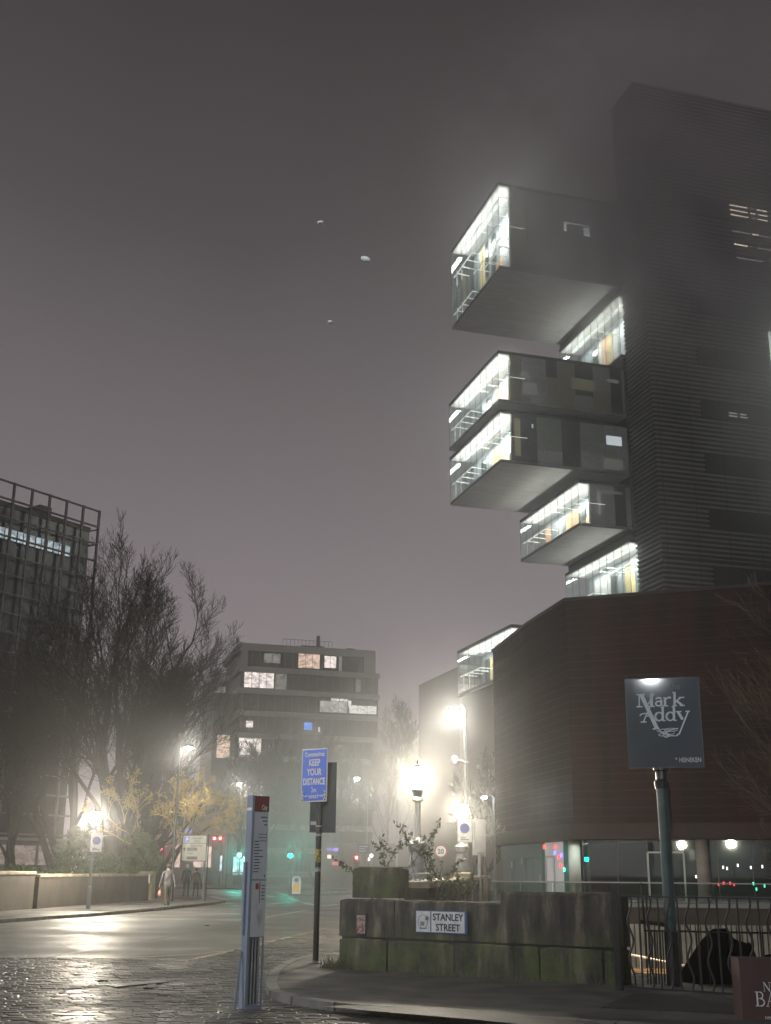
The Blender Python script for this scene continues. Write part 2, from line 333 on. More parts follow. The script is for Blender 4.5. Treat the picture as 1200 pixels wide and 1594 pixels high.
# recessed grating in the footway by the railing
# left footway
kl = [(-17, 18), (-13.3, 30), (-11.6, 37.59), (-10.9, 41), (-10.14, 43.9), (-9.2, 51), (-8.45, 57.5), (-8.2, 60.5), (-8.1, 63), (-8.5, 65.6), (-9.6, 67.2), (-12.2, 69.5), (-16, 78), (-20, 95)]
mb = MB(); mb.prism(kl+[(-60, 95), (-60, 18)], -.05, .10); struct(mb.build('footway', paving))
mb = MB(); stripmb(mb, kl, .16, -.04, .109); struct(mb.build('kerb', kerb_m))
mb = MB(); mb.prism([(-60, 112), (26, 104), (26, 150), (-60, 150)], -.05, .12); struct(mb.build('footway', paving))
# far island and red lane
mb = MB(); mb.prism([(-6.3, 82.6), (-5.0, 82.2), (-3.6, 84.5), (-2.2, 89), (-4.6, 90), (-6.2, 86)], -.05, .11); struct(mb.build('traffic_island', kerb_m))
sheet('red_lane', [(-5.4, 90.6), (3, 87.4), (3, 93), (-5.0, 96)], .004, redlane)
# painted marks
def mark(name, pts, w, m): q = strip(pts, w); n = len(pts); mb = MB(); mb.add([(p[0], p[1], .008) for p in q], [(2*n-1-i, 2*n-2-i, i+1, i) for i in range(n-1)]); struct(mb.build(name, m, road))
def gp(*a): return [G(x, y)[:2] for x, y in a]
mark('yellow_line', gp((286, 1497), (330, 1487), (372, 1478), (430, 1464), (480, 1452), (525, 1441)), .11, paint_y)
mark('yellow_line', gp((160, 1491), (230, 1490), (300, 1486), (350, 1481)), .10, paint_y)
mark('white_line', gp((415, 1428), (455, 1421), (478, 1417)), .12, paint_w)
for a, b in (((328, 1396), (352, 1400)), ((338, 1406), (362, 1407)), ((356, 1388), (372, 1391)), ((432, 1390), (448, 1394)), ((452, 1398), (464, 1403)), ((418, 1408), (438, 1406)), ((470, 1405), (500, 1411)), ((500, 1411), (525, 1408)), ((425, 1385), (436, 1384)), ((414, 1394), (426, 1397)), ((485, 1398), (525, 1399))):
    mark('white_line', gp(a, b), .45, paint_w)
mark('road_patch_joint', gp((0, 1503), (150, 1478), (300, 1452), (370, 1442)), .10, black)
mark('white_line', gp((417, 1492), (440, 1483)), .09, paint_w)
cv = [G(x, y) for x, y in ((163, 1535), (246, 1528), (262, 1531), (180, 1539))]
b = MB(); b.prism([(p.x, p.y) for p in cv][::-1], .006, .021); b.prism([(p.x+(cv[0].x+cv[2].x-2*p.x)*.06, p.y+(cv[0].y+cv[2].y-2*p.y)*.06) for p in cv][::-1], .007, .024)
tag(b.build('inspection_cover', M('worn_iron_cover', (.07, .066, .06), .35, (.03, .028, .026), scale=9, bump=.6, metal=.6)), 'rectangular iron inspection cover let into the wet setts', 'inspection cover')
# small debris on the setts
mb = MB()
for px, py in ((323, 1441), (160, 1528), (230, 1540), (250, 1533), (470, 1548), (1010, 1560)):
    p = G(px, py, .01); s_ = .07
    for k in range(4):
        a = random.random()*6; mb.tube(p+V(math.cos(a)*s_, math.sin(a)*s_, .004), p+V(math.cos(a+2)*s_, math.sin(a+2)*s_, .02), .012, .004, 4)
mb.build('fallen_leaves', bark); bpy.data.objects['fallen_leaves']['kind'] = 'stuff'; bpy.data.objects['fallen_leaves']['label'] = 'scattered dead leaves on the wet setts'; bpy.data.objects['fallen_leaves']['category'] = 'leaves'
# lower river terrace
sheet('river_terrace', [(-1, 14), (36, 14), (36, 58.5), (-1, 58.5)], -2.7, M('terrace_paving', (.16, .145, .12), .6, (.11, .10, .085), scale=.8, bump=.3))
mb = MB(); n = len(HOLE)
for i in range(n):
    a, b = HOLE[i], HOLE[(i+1) % n]
    if i in (2, 3, 4): continue
    mb.add([(a[0], a[1], -2.75), (b[0], b[1], -2.75), (b[0], b[1], -.004), (a[0], a[1], -.004)], [(0, 1, 2, 3)])
tag(mb.build('retaining_wall', wallstone), 'dark stone retaining wall dropping from the street to the lower terrace', 'retaining wall')

# ================================================================== THE CANTILEVERED TOWER (local x = along the glass rooms' length, y = away, z up)
TX = math.atan2(.2781, .9606)
TOW = thing('cantilever_tower', 'tall grey louvred tower with brightly lit glass rooms jutting out of its left side', 'office tower', (25.2, 102.24, 0), TX)
cb = MB(); cb.box(.08, 30, .12, 4.7, 0, 79.6); cb.build('tower_slab', darkclad, TOW)
cb = MB()
for x_, a_, b_ in ((-.3, 0, 26.0), (2.45, 26.0, 32.1), (-.3, 32.1, 50.9), (2.45, 50.9, 58.1), (-.3, 58.1, 69.0)): cb.box(x_, 27, 4.72, 19.2, a_, b_)
core = cb.build('core', darkclad, TOW)
slots = [(50.6, 48.9), (45.1, 43.3), (39.6, 37.8), (34.05, 32.2), (28.5, 26.7), (56.2, 54.5), (61.8, 60.2), (67.4, 65.6)]
cb = MB(); z = 20.0
while z < 79.9:
    s = [q for q in slots if q[1]-.1 < z < q[0]+.05]
    segs = [(0, 5.1 if z < 52 else 5.4), (13.2, 30)] if s else [(0, 30)]
    for a, b in segs: cb.box(a, b, -.06+.0, .12, z, z+.20)
    cb.box(-.10, .08, -.06, 4.72, z+.003, z+.203)
    z += .46
cb.build('louvre_screen', louvre, TOW)
cb = MB(); cb.box(-.12, 30, -.10, 4.8, 79.75, 80.0); cb.build('roof_edge', louvre, TOW)
for a, b in slots:
    cb = MB(); cb.box(5.15, 13.2, .0, .115, b, a); cb.build('recessed_window', slotm, TOW)
lit = EM('lit_louvre_gap', (1, .86, .66), 1.6, False); litd = EM('dim_louvre_gap', (.8, .75, .68), .38, False)
for zz, segs in ((67.3, ((10.2, 12.3, 1), (12.6, 13.2, 0), (13.4, 14.6, 1))), (66.75, ((10.2, 12.3, 1), (12.6, 13.2, 1), (13.5, 14.6, 1))), (66.2, ((10.25, 12.3, 1), (12.6, 13.2, 0), (13.4, 14.6, 1))),
                 (64.3, ((10.3, 12.4, 0), (12.6, 13.3, 1), (13.4, 14.6, 0))), (62.8, ((10.35, 11.9, 1), (12.2, 12.4, 0), (13.0, 14.8, 0))), (61.3, ((10.5, 13.6, 0),)), (44.1, ((8.1, 9.0, 0), (9.3, 10.0, 0))), (43.8, ((8.1, 9.0, 0), (9.3, 10.1, 0)))):
    for a, b, q in segs:
        cb = MB(); cb.box(a, b, -.09, -.065, zz, zz+.12); cb.build('lit_louvre_gap', lit if q else litd, TOW)
# glazed atrium on the right-hand side
at_m = M('atrium_glow', (.20, .22, .21), .4, emit=(.62, .72, .66), estr=1.6, evar=.4)
cb = MB(); cb.box(13.3, 22, -.5, -.12, 33, 53.4); at = cb.build('atrium_glazing', at_m, TOW)
cb = MB()
for k in range(8): cb.box(13.3+k*1.2, 13.36+k*1.2, -.56, -.5, 33, 53.4)
for k in range(8): cb.box(13.3, 22, -.56, -.503, 33+k*2.9, 33.06+k*2.9)
cb.build('mullion', dmetal, at)
cb = MB()
for k in range(9): cb.box(.5+k*3.3, .54+k*3.3, -.075, -.055, 20, 79.7)
for zz in range(8): cb.box(0, 30, -.078, -.0755, 21.9+zz*7.3, 21.99+zz*7.3)
cb.build('panel_joint', darkclad, TOW)
led = None
def area(name, loc, sx_, sy_, power, col, parent, rot=(math.pi, 0, 0), spread=math.pi):
    l = bpy.data.lights.new(name, 'AREA'); l.shape = 'RECTANGLE'; l.size = sx_; l.size_y = sy_; l.energy = power; l.color = col; l.spread = spread
    o = bpy.data.objects.new(name, l); COL.objects.link(o); o.location = loc; o.rotation_euler = rot; o.parent = parent; return o
def glazed_room(r0, z0, z1, storeys, seed, r1=-.31, l0=4.77, l1=19.0, soffit=True, sideglass=1.15, power=150, wins=()):
    rnd = random.Random(seed)
    b = MB(); b.box(r0, r1, l0, l1, z0, z0+.22); room = b.build('glazed_room', soffit_m, TOW)
    b = MB(); b.box(r0-.03, r1, l0-.03, l1+.03, z1-.28, z1); b.build('roof_slab', darkclad, room)
    b = MB(); b.box(r0-.03, r0+.10, l0-.03, l1+.03, z0+.004, z0+.30); b.box(r0+.10, r1, l0-.03, l0+.10, z0+.004, z0+.30); b.build('edge_beam', gmetal, room)
    b = MB(); b.box(r0+.1, min(r0+6, r1), l0+.12, l1-.1, z1-.34, z1-.285); b.build('ceiling', ceil_m, room)
    b = MB(); b.box(r0+.12, min(r0+6, r1), l0+.12, l1-.1, z0+.225, z0+.27); b.build('floor', floor_m, room)
    gz0, gz1 = z0+.31, z1-.30
    b = MB(); b.box(r0, r0+.03, l0+.02, l1, gz0, gz1); b.build('end_glass', clear, room)
    b = MB(); b.box(r0+.035, r0+sideglass, l0, l0+.03, gz0, gz1); b.build('side_glass', clear, room); b = MB(); b.box(r0+.035, r1, l1-.03, l1, gz0, gz1); b.build('side_glass', clear, room)
    nb_ = 9; bw = (l1-l0)/nb_; b = MB()
    for k in range(nb_+1):
        y = l0+k*bw; b.box(r0-.025, r0+.0, y-.022, y+.022, gz0, gz1)
    b.build('mullion', dmetal, room)
    # panelled corridor wall
    bd = min(2.6, (r1-r0)*.9) if r1-r0 > 1.2 else .9
    x = r0+bd; y = l0+1.1; sh = (gz1-gz0)/storeys
    b = MB(); b.box(x+.04, x+.2, l0+1.0, l1-.12, z0+.27, z1-.35); b.build('corridor_wall', p_grey, room)
    while y < l1-.9:
        w = rnd.choice((.9, 1.3, 1.55, 1.55, 2.1)); w = min(w, l1-.3-y)
        m = rnd.choices((p_grey, p_yel, p_org, p_wht, p_dkg), (3, 2, 1.6, 2.6, 2.6))[0]
        st = rnd.randrange(storeys) if storeys > 1 and rnd.random() < .5 else None
        za, zb = (z0+.28, z1-.95) if st is None else (z0+.28+st*sh, z0+.1+(st+1)*sh-.3)
        if rnd.random() < .3: zb = za+(zb-za)*.55
        b = MB(); b.box(x-.02, x+.035, y, y+w-.06, za, zb); b.build('wall_panel', m, room); y += w
    # white service rails with returns, in staggered groups
    b = MB()
    for s_ in range(storeys):
        for hh, off in ((.42, 0), (.78, 1)) if storeys == 1 else ((.35, 0), (.80, 1)):
            zz = gz0+s_*sh+sh*hh*(.9 if storeys > 1 else 1)
            k = 0 if off == 0 else 0
            runs = ((5.2, 8.9), (0.05, 3.0)) if off == 0 else ((3.3, 5.0), (0.0, 1.9))
            for ra, rb in runs:
                if storeys == 1 and off == 1 and ra == 0: continue
                ya, yb = l0+.1+ra*bw, min(l0+rb*bw, l1-.1)
                zq = zz+(sh*.18 if ra < 2 and off == 0 else 0)
                b.tube((r0+.22, ya, zq), (r0+.22, yb, zq), .075, n=6)
                q = 0
                while ya+q*bw <= yb+.01:
                    b.tube((r0+.25, ya+q*bw, zq), (r0+min(1.7, bd-.1), ya+q*bw+.15, zq), .05, n=5); q += 1
        for k in (7, 8): b.tube((r0+.3, l0+k*bw+.7, gz0+s_*sh), (r0+.3, l0+k*bw+.7, gz0+s_*sh+sh*.42), .03, n=5)
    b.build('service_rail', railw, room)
    # dark side cladding with faint windows
    x = r0+sideglass+.02
    while x < r1-.1:
        w = min(rnd.choice((1.2, 1.9, 2.6)), r1-x); zs = [gz0, gz1]
        if rnd.random() < .75: zs = [gz0, gz0+(gz1-gz0)*rnd.choice((.3, .45, .62)), gz1]
        for i in range(len(zs)-1):
            b = MB(); b.box(x, x+w-.015, l0+.0, l0+.16, zs[i]+.006, zs[i+1]-.006); b.build('side_panel', rnd.choice(p_side), room)
        x += w
    b = MB(); b.box(r0+sideglass+.02, r1, l0+.17, l0+.35, gz0, gz1); b.build('side_wall', darkclad, room)
    b = MB(); b.box(r0+sideglass, r0+sideglass+1.6, l0-.02, l0-.012, gz0+(gz1-gz0)*.5, gz0+(gz1-gz0)*.5+.05); b.build('side_rail', MATS['white_rail'], room)
    for (wa, wb, wz0, wz1, m) in wins:
        b = MB(); b.box(wa, wb, l0-.012, l0-.004, wz0, wz1); b.build('side_window', m, room)
    for s_ in range(storeys):
        area('strip_light', (r0+.45, (l0+l1)/2, (gz1-1.25) if s_ == storeys-1 else gz0+sh*(s_+1)-1.0), .25, l1-l0-1, 1.5*power*(1 if s_ == storeys-1 else .5), (1, .96, .90), room)
    area('downlight', (r0+min(1.3, bd*.5), (l0+l1)/2, z1-.36), .5, l1-l0-1, 6.5*power, (1, .97, .93), room, rot=(0, 0, 0))
    return room
winb = EM('white_lit_window', (.85, .95, 1), .55, False); winf = EM('faint_window', (.55, .55, .48), .13, False)
R1 = glazed_room(-13.3, 58.75, 68.5, 2, 3, power=330, wins=((-6.2, -3.2, 65.15, 65.25, winb), (-6.2, -5.9, 64.2, 65.1, winb), (-4.0, -3.3, 64.0, 65.0, winb), (-5.2, -4.4, 64.2, 64.8, winf)))
R12 = glazed_room(-.5, 50.95, 58.05, 1, 5, r1=2.44, sideglass=1.3, power=210)
R2 = glazed_room(-13.7, 44.5, 49.85, 1, 9, power=250, wins=((-11.2, -9.7, 45.6, 46.9, winf), (-11.4, -10.4, 47.2, 47.9, winf), (-6.1, -3.6, 46.8, 48.0, EM('olive_window', (.5, .5, .3), .10, False)), (-2.2, -.95, 48.0, 48.4, winf)))
R3 = glazed_room(-13.65, 38.4, 43.72, 1, 14, power=250, wins=((-2.6, -.95, 41.4, 42.35, winb), (-12.2, -11.6, 39.2, 43.0, EM('yellow_window', (.6, .55, .3), .16, False)), (-10.4, -10.25, 42.2, 42.6, winb), (-3.0, -.95, 38.9, 40.0, winf)))
R4 = glazed_room(-5.8, 32.92, 37.5, 1, 21, power=230, wins=((-3.9, -3.5, 34.2, 36.6, EM('pipe_window', (.6, .62, .58), .16, False)), (-3.9, -1.2, 36.4, 36.65, winf)))
R5 = glazed_room(-.75, 26.05, 32.05, 1, 27, r1=2.44, sideglass=1.1, power=210)
R7 = glazed_room(-13.0, 18.4, 23.0, 1, 33, power=230)
# lower rear blocks of the same building
LB = thing('lower_block', 'plain grey rendered block low behind the rust-clad building, under the lowest glass room', 'building', (25.2, 102.24, 0), TX)
b = MB(); b.box(-12.6, -.95, 19.25, 33, 0, 21.6); b.build('rear_wall', M('grey_render', (.055, .052, .048), .8, (.042, .04, .037), scale=.3), LB)
b = MB(); b.box(-12.8, -.9, 8.2, 19.2, 0, 18.35); b.build('front_wall', M('buff_render', (.20, .18, .155), .8, (.165, .15, .13), scale=.25), LB)
b = MB(); b.box(-12.85, -.95, 8.1, 8.18, 17.2, 17.35); b.box(-12.7, -.95, 19.2, 19.24, 21.3, 21.65); b.build('coping', gmetal, LB)
b = MB(); b.box(-7.4, -6.4, 8.14, 8.19, 1.2, 2.2); b.build('wall_notice', p_org, LB)

# ================================================================== RUST-CLAD MUSEUM
MZ = 15.78
MU = thing('rust_clad_building', 'dark rust-red steel-clad building with chamfered corner over a glazed ground floor', 'museum building', (9.83, 62, 0))
top = [G(1290, 903, MZ), G(880, 935, MZ), G(820, 973, MZ), G(767, 1015, MZ)]
mp_ = [Vector((p.x, p.y)) for p in top]
def offpoly(pts, d):
    out = []
    for i, p in enumerate(pts):
        ns = []
        for a, b in ((i-1, i), (i, i+1)):
            if 0 <= a and b < len(pts):
                e_ = (pts[b]-pts[a]).normalized(); ns.append(Vector((-e_.y, e_.x)))
        nn = sum(ns, Vector((0, 0))).normalized(); k = 1/max(.5, nn.dot(ns[0])); out.append(p+nn*d*k)
    return out
if (offpoly(mp_, 1)[1]-Vector((0, 0))).length > mp_[1].length: SG = -1
else: SG = 1
bk = [Vector((14, 92)), Vector((40, 82))]
def ring(d, z0, z1, name, mat, parent, seg=None):
    o = offpoly(mp_, SG*d); poly = o+bk; b = MB(); b.prism(poly, z0, z1); return b.build(name, mat, parent, world=True)
ring(0, 4.05, MZ, 'cladding', corten, MU)
b = MB(); k = 0; z = 4.4
while z < MZ-.2:
    o1 = offpoly(mp_, SG*(.025+.02*(k % 2))); o0 = offpoly(mp_, SG*-.05)
    for i in range(3):
        b.prism([o1[i], o1[i+1], o0[i+1], o0[i]], z, z+.045)
    z += .42; k += 1
b.build('cladding_course', corten2, MU, world=True)
b = MB(); o1 = offpoly(mp_, SG*.10); o0 = offpoly(mp_, SG*-.25)
for i in range(3): b.prism([o1[i], o1[i+1], o0[i+1], o0[i]], MZ-.02, MZ+.14)
b.build('roof_coping', darkclad, MU, world=True)
o1 = offpoly(mp_, SG*.22); b = MB(); b.prism(o1+bk, 3.28, 4.04); b.build('fascia', corten2, MU, world=True)
# glazed ground floor set back under the fascia
gp_ = offpoly(mp_, -SG*.9); b = MB(); b.prism(gp_+bk, .2, .32); b.build('terrace_slab', conc, MU, world=True)
inn = offpoly(mp_, -SG*5.0)
b = MB()
for i in range(3): b.prism([inn[i], inn[i+1], inn[i+1]+Vector((.3, .5)), inn[i]+Vector((.3, .5))], .3, 3.28)
b.build('inner_wall', M('dim_interior_wall', (.05, .065, .06), .7, (.03, .036, .035), scale=.5), MU, world=True)
def along(pts, i, t): return pts[i].lerp(pts[i+1], t)
def panel(a, b_, z0, z1, th, name, mat, lab=None, par=None):
    d = (b_-a).normalized(); n_ = Vector((-d.y, d.x))*SG*th; q = MB(); q.prism([a, b_, b_+n_, a+n_], z0, z1); return q.build(name, mat, par or MU, world=True, label=lab)
def onseg(px, a, c):
    """point of the wall line a-c seen at that bearing"""
    d = ray(px, 1340); d = Vector((d.x, d.y)); e_ = c-a; k = (a.x*e_.y-a.y*e_.x)/(d.x*e_.y-d.y*e_.x); return d*k
dirx = (gp_[0]-gp_[1]).normalized(); fa, fb, fc, fd = gp_[3], gp_[2], gp_[1], gp_[0]
def seg_for(px):
    for a, c in ((fc, fd), (fb, fc), (fa, fb)):
        p = onseg(px, a, c); t = (p-a).dot(c-a)/(c-a).length_squared
        if -.001 <= t <= 1.001: return p
    return onseg(px, fa, fb)
def panelpx(x0, x1, z0, z1, th, name, mat, off=0):
    a, c = seg_for(x0), seg_for(x1); d = (c-a).normalized(); n_ = Vector((d.y, -d.x)); 
    a = a+n_*off; c = c+n_*off; q = MB(); q.prism([a, c, c-n_*th, a-n_*th], z0, z1); return q.build(name, mat, MU, world=True)
edges = [908, 917, 961, 1008, 1066, 1086, 1117, 1171, 1215, 1260]
for a_, c_ in zip(edges, edges[1:]): panelpx(a_+.6, c_-.6, .33, 3.27, .02, 'shopfront_pane', dglass)
for x_ in edges: panelpx(x_-.8, x_+.8, .33, 3.27, .08, 'glazing_bar', dmetal, .02)
for x_ in (1009, 1065): panelpx(x_-1.4, x_+1.4, .33, 2.62, .08, 'door_frame', wmetal, .12)
panelpx(1009, 1065, 2.62, 2.70, .08, 'door_frame', wmetal, .12)
panelpx(1022, 1046, .33, 2.35, .06, 'inner_door', M('grey_door', (.16, .18, .17), .5), -1.2)
panelpx(1033, 1040, 2.88, 3.08, .02, 'exit_light', EM('blue_exit_light', (.25, .4, 1), 2.2, False), .05)
gs = M('grey_shutter', (.20, .205, .215), .5, (.15, .155, .165), scale=1, stretch=(3, 3, .3))
for a_, c_ in ((783, 800), (800.6, 818), (818.6, 844)): panelpx(a_, c_, .33, 2.45, .08, 'grey_shutter', gs)
panelpx(780, 844, 2.47, 3.27, .08, 'grey_transom', gmetal); panelpx(844.3, 848, .33, 3.27, .12, 'dark_jamb', dmetal)
for x_, z_ in ((797, 2.1), (813, 2.3), (841, 1.35)): panelpx(x_-.8, x_+.8, z_-.2, z_+.2, .03, 'door_handle', wmetal, .04)
panelpx(848.4, 877, .33, 3.27, .05, 'vestibule_glass', M('lit_vestibule', (.34, .29, .30), .35, (.26, .23, .25), scale=2, emit=(.42, .32, .33), estr=.55, sample=False))
panelpx(877.4, 888, .33, 3.27, .12, 'dark_jamb', dmetal)
for x_ in (850, 863): panelpx(x_-.6, x_+.6, .33, 2.5, .05, 'door_frame', wmetal, .06)
panelpx(850, 863, 2.46, 2.54, .05, 'door_frame', wmetal, .06)
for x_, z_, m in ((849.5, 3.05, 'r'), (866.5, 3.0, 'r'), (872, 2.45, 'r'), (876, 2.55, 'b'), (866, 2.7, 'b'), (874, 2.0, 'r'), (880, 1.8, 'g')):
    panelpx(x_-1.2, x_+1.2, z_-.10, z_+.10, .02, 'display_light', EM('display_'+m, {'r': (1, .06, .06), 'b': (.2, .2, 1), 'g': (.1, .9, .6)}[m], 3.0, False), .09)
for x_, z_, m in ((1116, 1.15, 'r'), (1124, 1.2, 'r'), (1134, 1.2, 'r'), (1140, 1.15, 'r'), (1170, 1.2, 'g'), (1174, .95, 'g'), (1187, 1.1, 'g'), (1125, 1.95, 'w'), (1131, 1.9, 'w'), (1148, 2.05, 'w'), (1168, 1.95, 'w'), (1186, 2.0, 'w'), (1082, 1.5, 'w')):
    panelpx(x_-1.1, x_+1.1, z_-.06, z_+.08, .02, 'display_light', MATS.get('display_'+m) or EM('display_'+m, (.9, .95, 1), 2.5, False), .06)  # these glowing dots stand in for signal lights mirrored in the glass
vs_ = W(828, 1180, (onseg(828, mp_[2], mp_[1])).y-.06); b = MB(); b.tube((vs_.x, vs_.y, 5.2), (vs_.x, vs_.y, 12.5), .035, n=6); b.build('vertical_slot', M('pale_slot_trim', (.30, .27, .22), .5), MU, world=True)
area('interior_light', (13.5-9.83, 63.2-62, 3.1), 12, 1.2, 260, (.80, 1, .92), MU, rot=(0, 0, 0))
colm = M('concrete_column', (.34, .315, .28), .7, (.28, .26, .235), scale=1.5)
for px in (896, 1095):
    p = seg_for(px); n_ = Vector((dirx.y, -dirx.x)); p = p+n_*.25; b = MB(); b.tube((p.x, p.y, .31), (p.x, p.y, 3.29), .32, n=24); b.build('column', colm, MU, world=True, smooth=True)
# plinth and ribbed screen below the terrace
b = MB(); pl = [Vector((4.9, 58.6)), Vector((40, 55.2))]
b.prism([(5.0, 57.6), (40, 55.0), (40, 60), (5.2, 62)], -2.75, .25); b.build('plinth', brownwall, MU, world=True)
b = MB(); b.prism([(5.0, 57.4), (40, 54.8), (40, 55.0), (5.0, 57.6)], .14, .32); b.build('plinth_coping', conc, MU, world=True)
BAL = thing('glass_balustrade', 'glass balustrade with slim steel top rail along the museum terrace', 'balustrade', (5.0, 57.5, .32))
d_ = Vector((35, -2.6)).normalized()
for k in range(14):
    a = Vector((5.0, 57.5))+d_*(k*1.5+.03); c = a+d_*1.44; b = MB(); b.prism([a, c, c+Vector((0, .02)), a+Vector((0, .02))], .34, 1.18); b.build('glass_panel', balg, BAL, world=True)
b = MB(); a = Vector((5.0, 57.5)); c = a+d_*21.5; b.tube((a.x, a.y, 1.22), (c.x, c.y, 1.22), .03, n=6)
b.build('top_rail', wmetal, BAL, world=True)
RS = thing('ribbed_screen', 'pale ribbed metal screen along the lower terrace below the museum', 'screen fence', (8, 54, -2.7))
b = MB(); a = Vector((9.2, 54.6)); dd = Vector((24, -2.2)).normalized()
for k in range(110):
    p = a+dd*k*.22; q = p+dd*.15; b.prism([p, q, q+Vector((0, .06)), p+Vector((0, .06))], -2.3+max(0, 0), -.50)
b.build('upright_slats', M('pale_screen_slat', (.36, .37, .32), .5, (.22, .22, .19), scale=.9), RS, world=True)
b = MB(); q = a+dd*25; b.prism([a+Vector((0, .08)), q+Vector((0, .08)), q+Vector((0, .14)), a+Vector((0, .14))], -2.68, -.6); b.build('backing_panel', brownwall, RS, world=True)
# lit timber steps down to the terrace
ST = thing('terrace_steps', 'warm lit timber steps with a white handrail seen through the left end of the railing', 'steps', (10.5, 50, -2.7))
b = MB(); tm = M('warm_timber', (.50, .36, .20), .5, (.34, .24, .13), scale=6, stretch=(1, 6, 1))
for k in range(7): b.box(9.3, 13.4, 46.2+k*1.0, 46.75+k*1.0, -2.69+k*.07, -2.60+k*.07)
b.build('treads', tm, ST, world=True)
b = MB(); b.tube((9.0, 51.6, -1.35), (13.6, 49.6, -2.15), .05, n=6); b.tube((10.6, 50.9, -1.65), (10.6, 50.9, -2.65), .035, n=5); b.tube((12.6, 50.05, -2.0), (12.6, 50.05, -2.65), .035, n=5); b.build('handrail', wmetal, ST, world=True)
area('step_light', (11, 50.5, -.9), 2.5, .2, 60, (1, .72, .42), ST, rot=(0, 0, 0)).location = (0.8, .6, 1.7)

# ================================================================== MID-DISTANCE OFFICE BLOCK
MX = TX
MO = thing('banded_office_block', 'pale banded office block with a few lit windows beyond the bare trees', 'office block', (-1.08, 150, 0), MX)
band = M('pale_band_cladding', (.46, .44, .43), .7, (.38, .365, .355), scale=.15)
Hm = 29.0; Wm = 17.6
b = MB(); b.box(-Wm+.3, -.3, .35, 13.7, 0, Hm-.3); b.build('dark_core', darkclad, MO)
rows = [(Hm-2.95, Hm-.95, 0)]+[(Hm-2.95-2.72*k, Hm-.95-2.72*k, 0) for k in range(1, 11)]
for k, (a, c, _) in enumerate(rows):
    ext = .55 if k in (1, 2, 3) else 0
    b = MB(); b.box(-Wm-.2, ext, -.25 if k in (1, 2) else 0, 14, c+.02, c+.70 if k else Hm); b.build('spandrel_band', band, MO)
    b = MB(); b.box(-Wm+.2, ext-.15, .12, .2, a+.0, c+.02); wb = b.build('window_band', win_dark, MO)
    b = MB()
    for j in range(17): b.box(-Wm+.4+j*1.05, -Wm+.45+j*1.05, .06, .115, a, c+.02)
    b.build('window_bars', gmetal, wb)
for e0, e1, e2 in ((-Wm, -Wm+.9, Hm-.001), (-1.6, 0, Hm-.3)): b = MB(); b.box(e0, e1, -.02, .1, Hm-3.6, e2); b.build('end_pier', band, MO)
b = MB(); b.box(-9, -6, 4, 8, Hm, Hm+.9); b.box(-7.4, -7.0, 2, 2.4, Hm, Hm+1.9); b.box(-3.4, -2.4, 2, 3, Hm, Hm+.5)
for k in range(14): b.tube((-12+k*.5, 1.5, Hm), (-12+k*.5, 1.5, Hm+1.1), .03, n=4)
b.tube((-12, 1.5, Hm+1.1), (-5.5, 1.5, Hm+1.1), .03, n=4); b.build('roof_plant', darkclad, MO)
def lw(name, c, s): return M(name, (.1, .1, .1), .5, emit=c, estr=s, scale=.9, sample=False, evar=2.6)
def litw(px0, px1, row, m, z0=0, z1=1, dy=.02):
    # spans given as bearings of the window edges on the facade
    def r_(px):
        d = ray(px, 1100); nrm = Vector((-math.sin(MX), math.cos(MX), 0)); P = Vector((-1.08, 150, 0)); s_ = (P-EYEV).dot(nrm)/d.dot(nrm); q = EYEV+d*s_-P
        return q.x*math.cos(MX)+q.y*math.sin(MX)
    a, c, _ = rows[row]; h = c-a; x0_, x1_ = r_(px0), r_(px1); b = MB(); b.box(x0_, x1_, .02+dy, .04+dy, a+h*z0, a+h*z1); o = b.build('lit_window', m, MO)
    b = MB(); n_ = max(2, round((x1_-x0_)/1.05)+1)
    for j in range(n_): xx = x0_+(x1_-x0_)*j/(n_-1); b.box(xx-.025, xx+.025, -.0, .018+dy, a+h*z0, a+h*z1)
    b.build('window_bars', gmetal, o)
warm = lw('warm_window', (1, .72, .55), .75); pinkw = lw('pink_white_window', (1, .88, .82), 1.0); whw = lw('bright_white_window', (1, .98, .92), 1.0); dimw = lw('dim_window', (.6, .58, .52), .28); blw = lw('blue_screen_window', (.15, .35, 1), 1.3)
litw(462, 496, 0, warm, .1, 1); litw(503, 522, 0, pinkw, .2, .95); litw(408, 434, 0, dimw, .3, .9); litw(526, 531, 0, dimw)
litw(378, 425, 1, pinkw, .05, 1); litw(427, 445, 1, dimw); litw(553, 561, 1, dimw, .1, .9)
litw(498, 541, 2, lw('mid_window', (.9, .88, .8), .5), .1, .8); litw(515, 541, 2, whw, .82, .98); litw(543, 586, 2, whw, .1, .6); litw(541, 547, 2, whw, .5, .9)
litw(474, 487, 3, blw, .3, .75); litw(384, 395, 3, pinkw, .3, .7); litw(496, 499, 3, whw, .2, .5)
litw(374, 409, 4, pinkw, .0, 1); litw(521, 538, 4, lw('amber_window', (1, .75, .5), .6), .1, .8)
litw(370, 414, 6, whw, -.2, .9); litw(548, 586, 6, whw, -.1, 1.0); litw(524, 546, 6, lw('cool_window', (.8, .85, 1), .9), .2, .9)
b = MB(); b.box(-Wm-2.8, -Wm-.25, 1.5, 12, 0, Hm-6.2); b.build('stair_wing', darkclad, MO)
b = MB(); b.box(-Wm-2.2, -Wm-.6, 1.44, 1.49, Hm-14.2, Hm-11.4); b.build('lit_window', warm, MO)

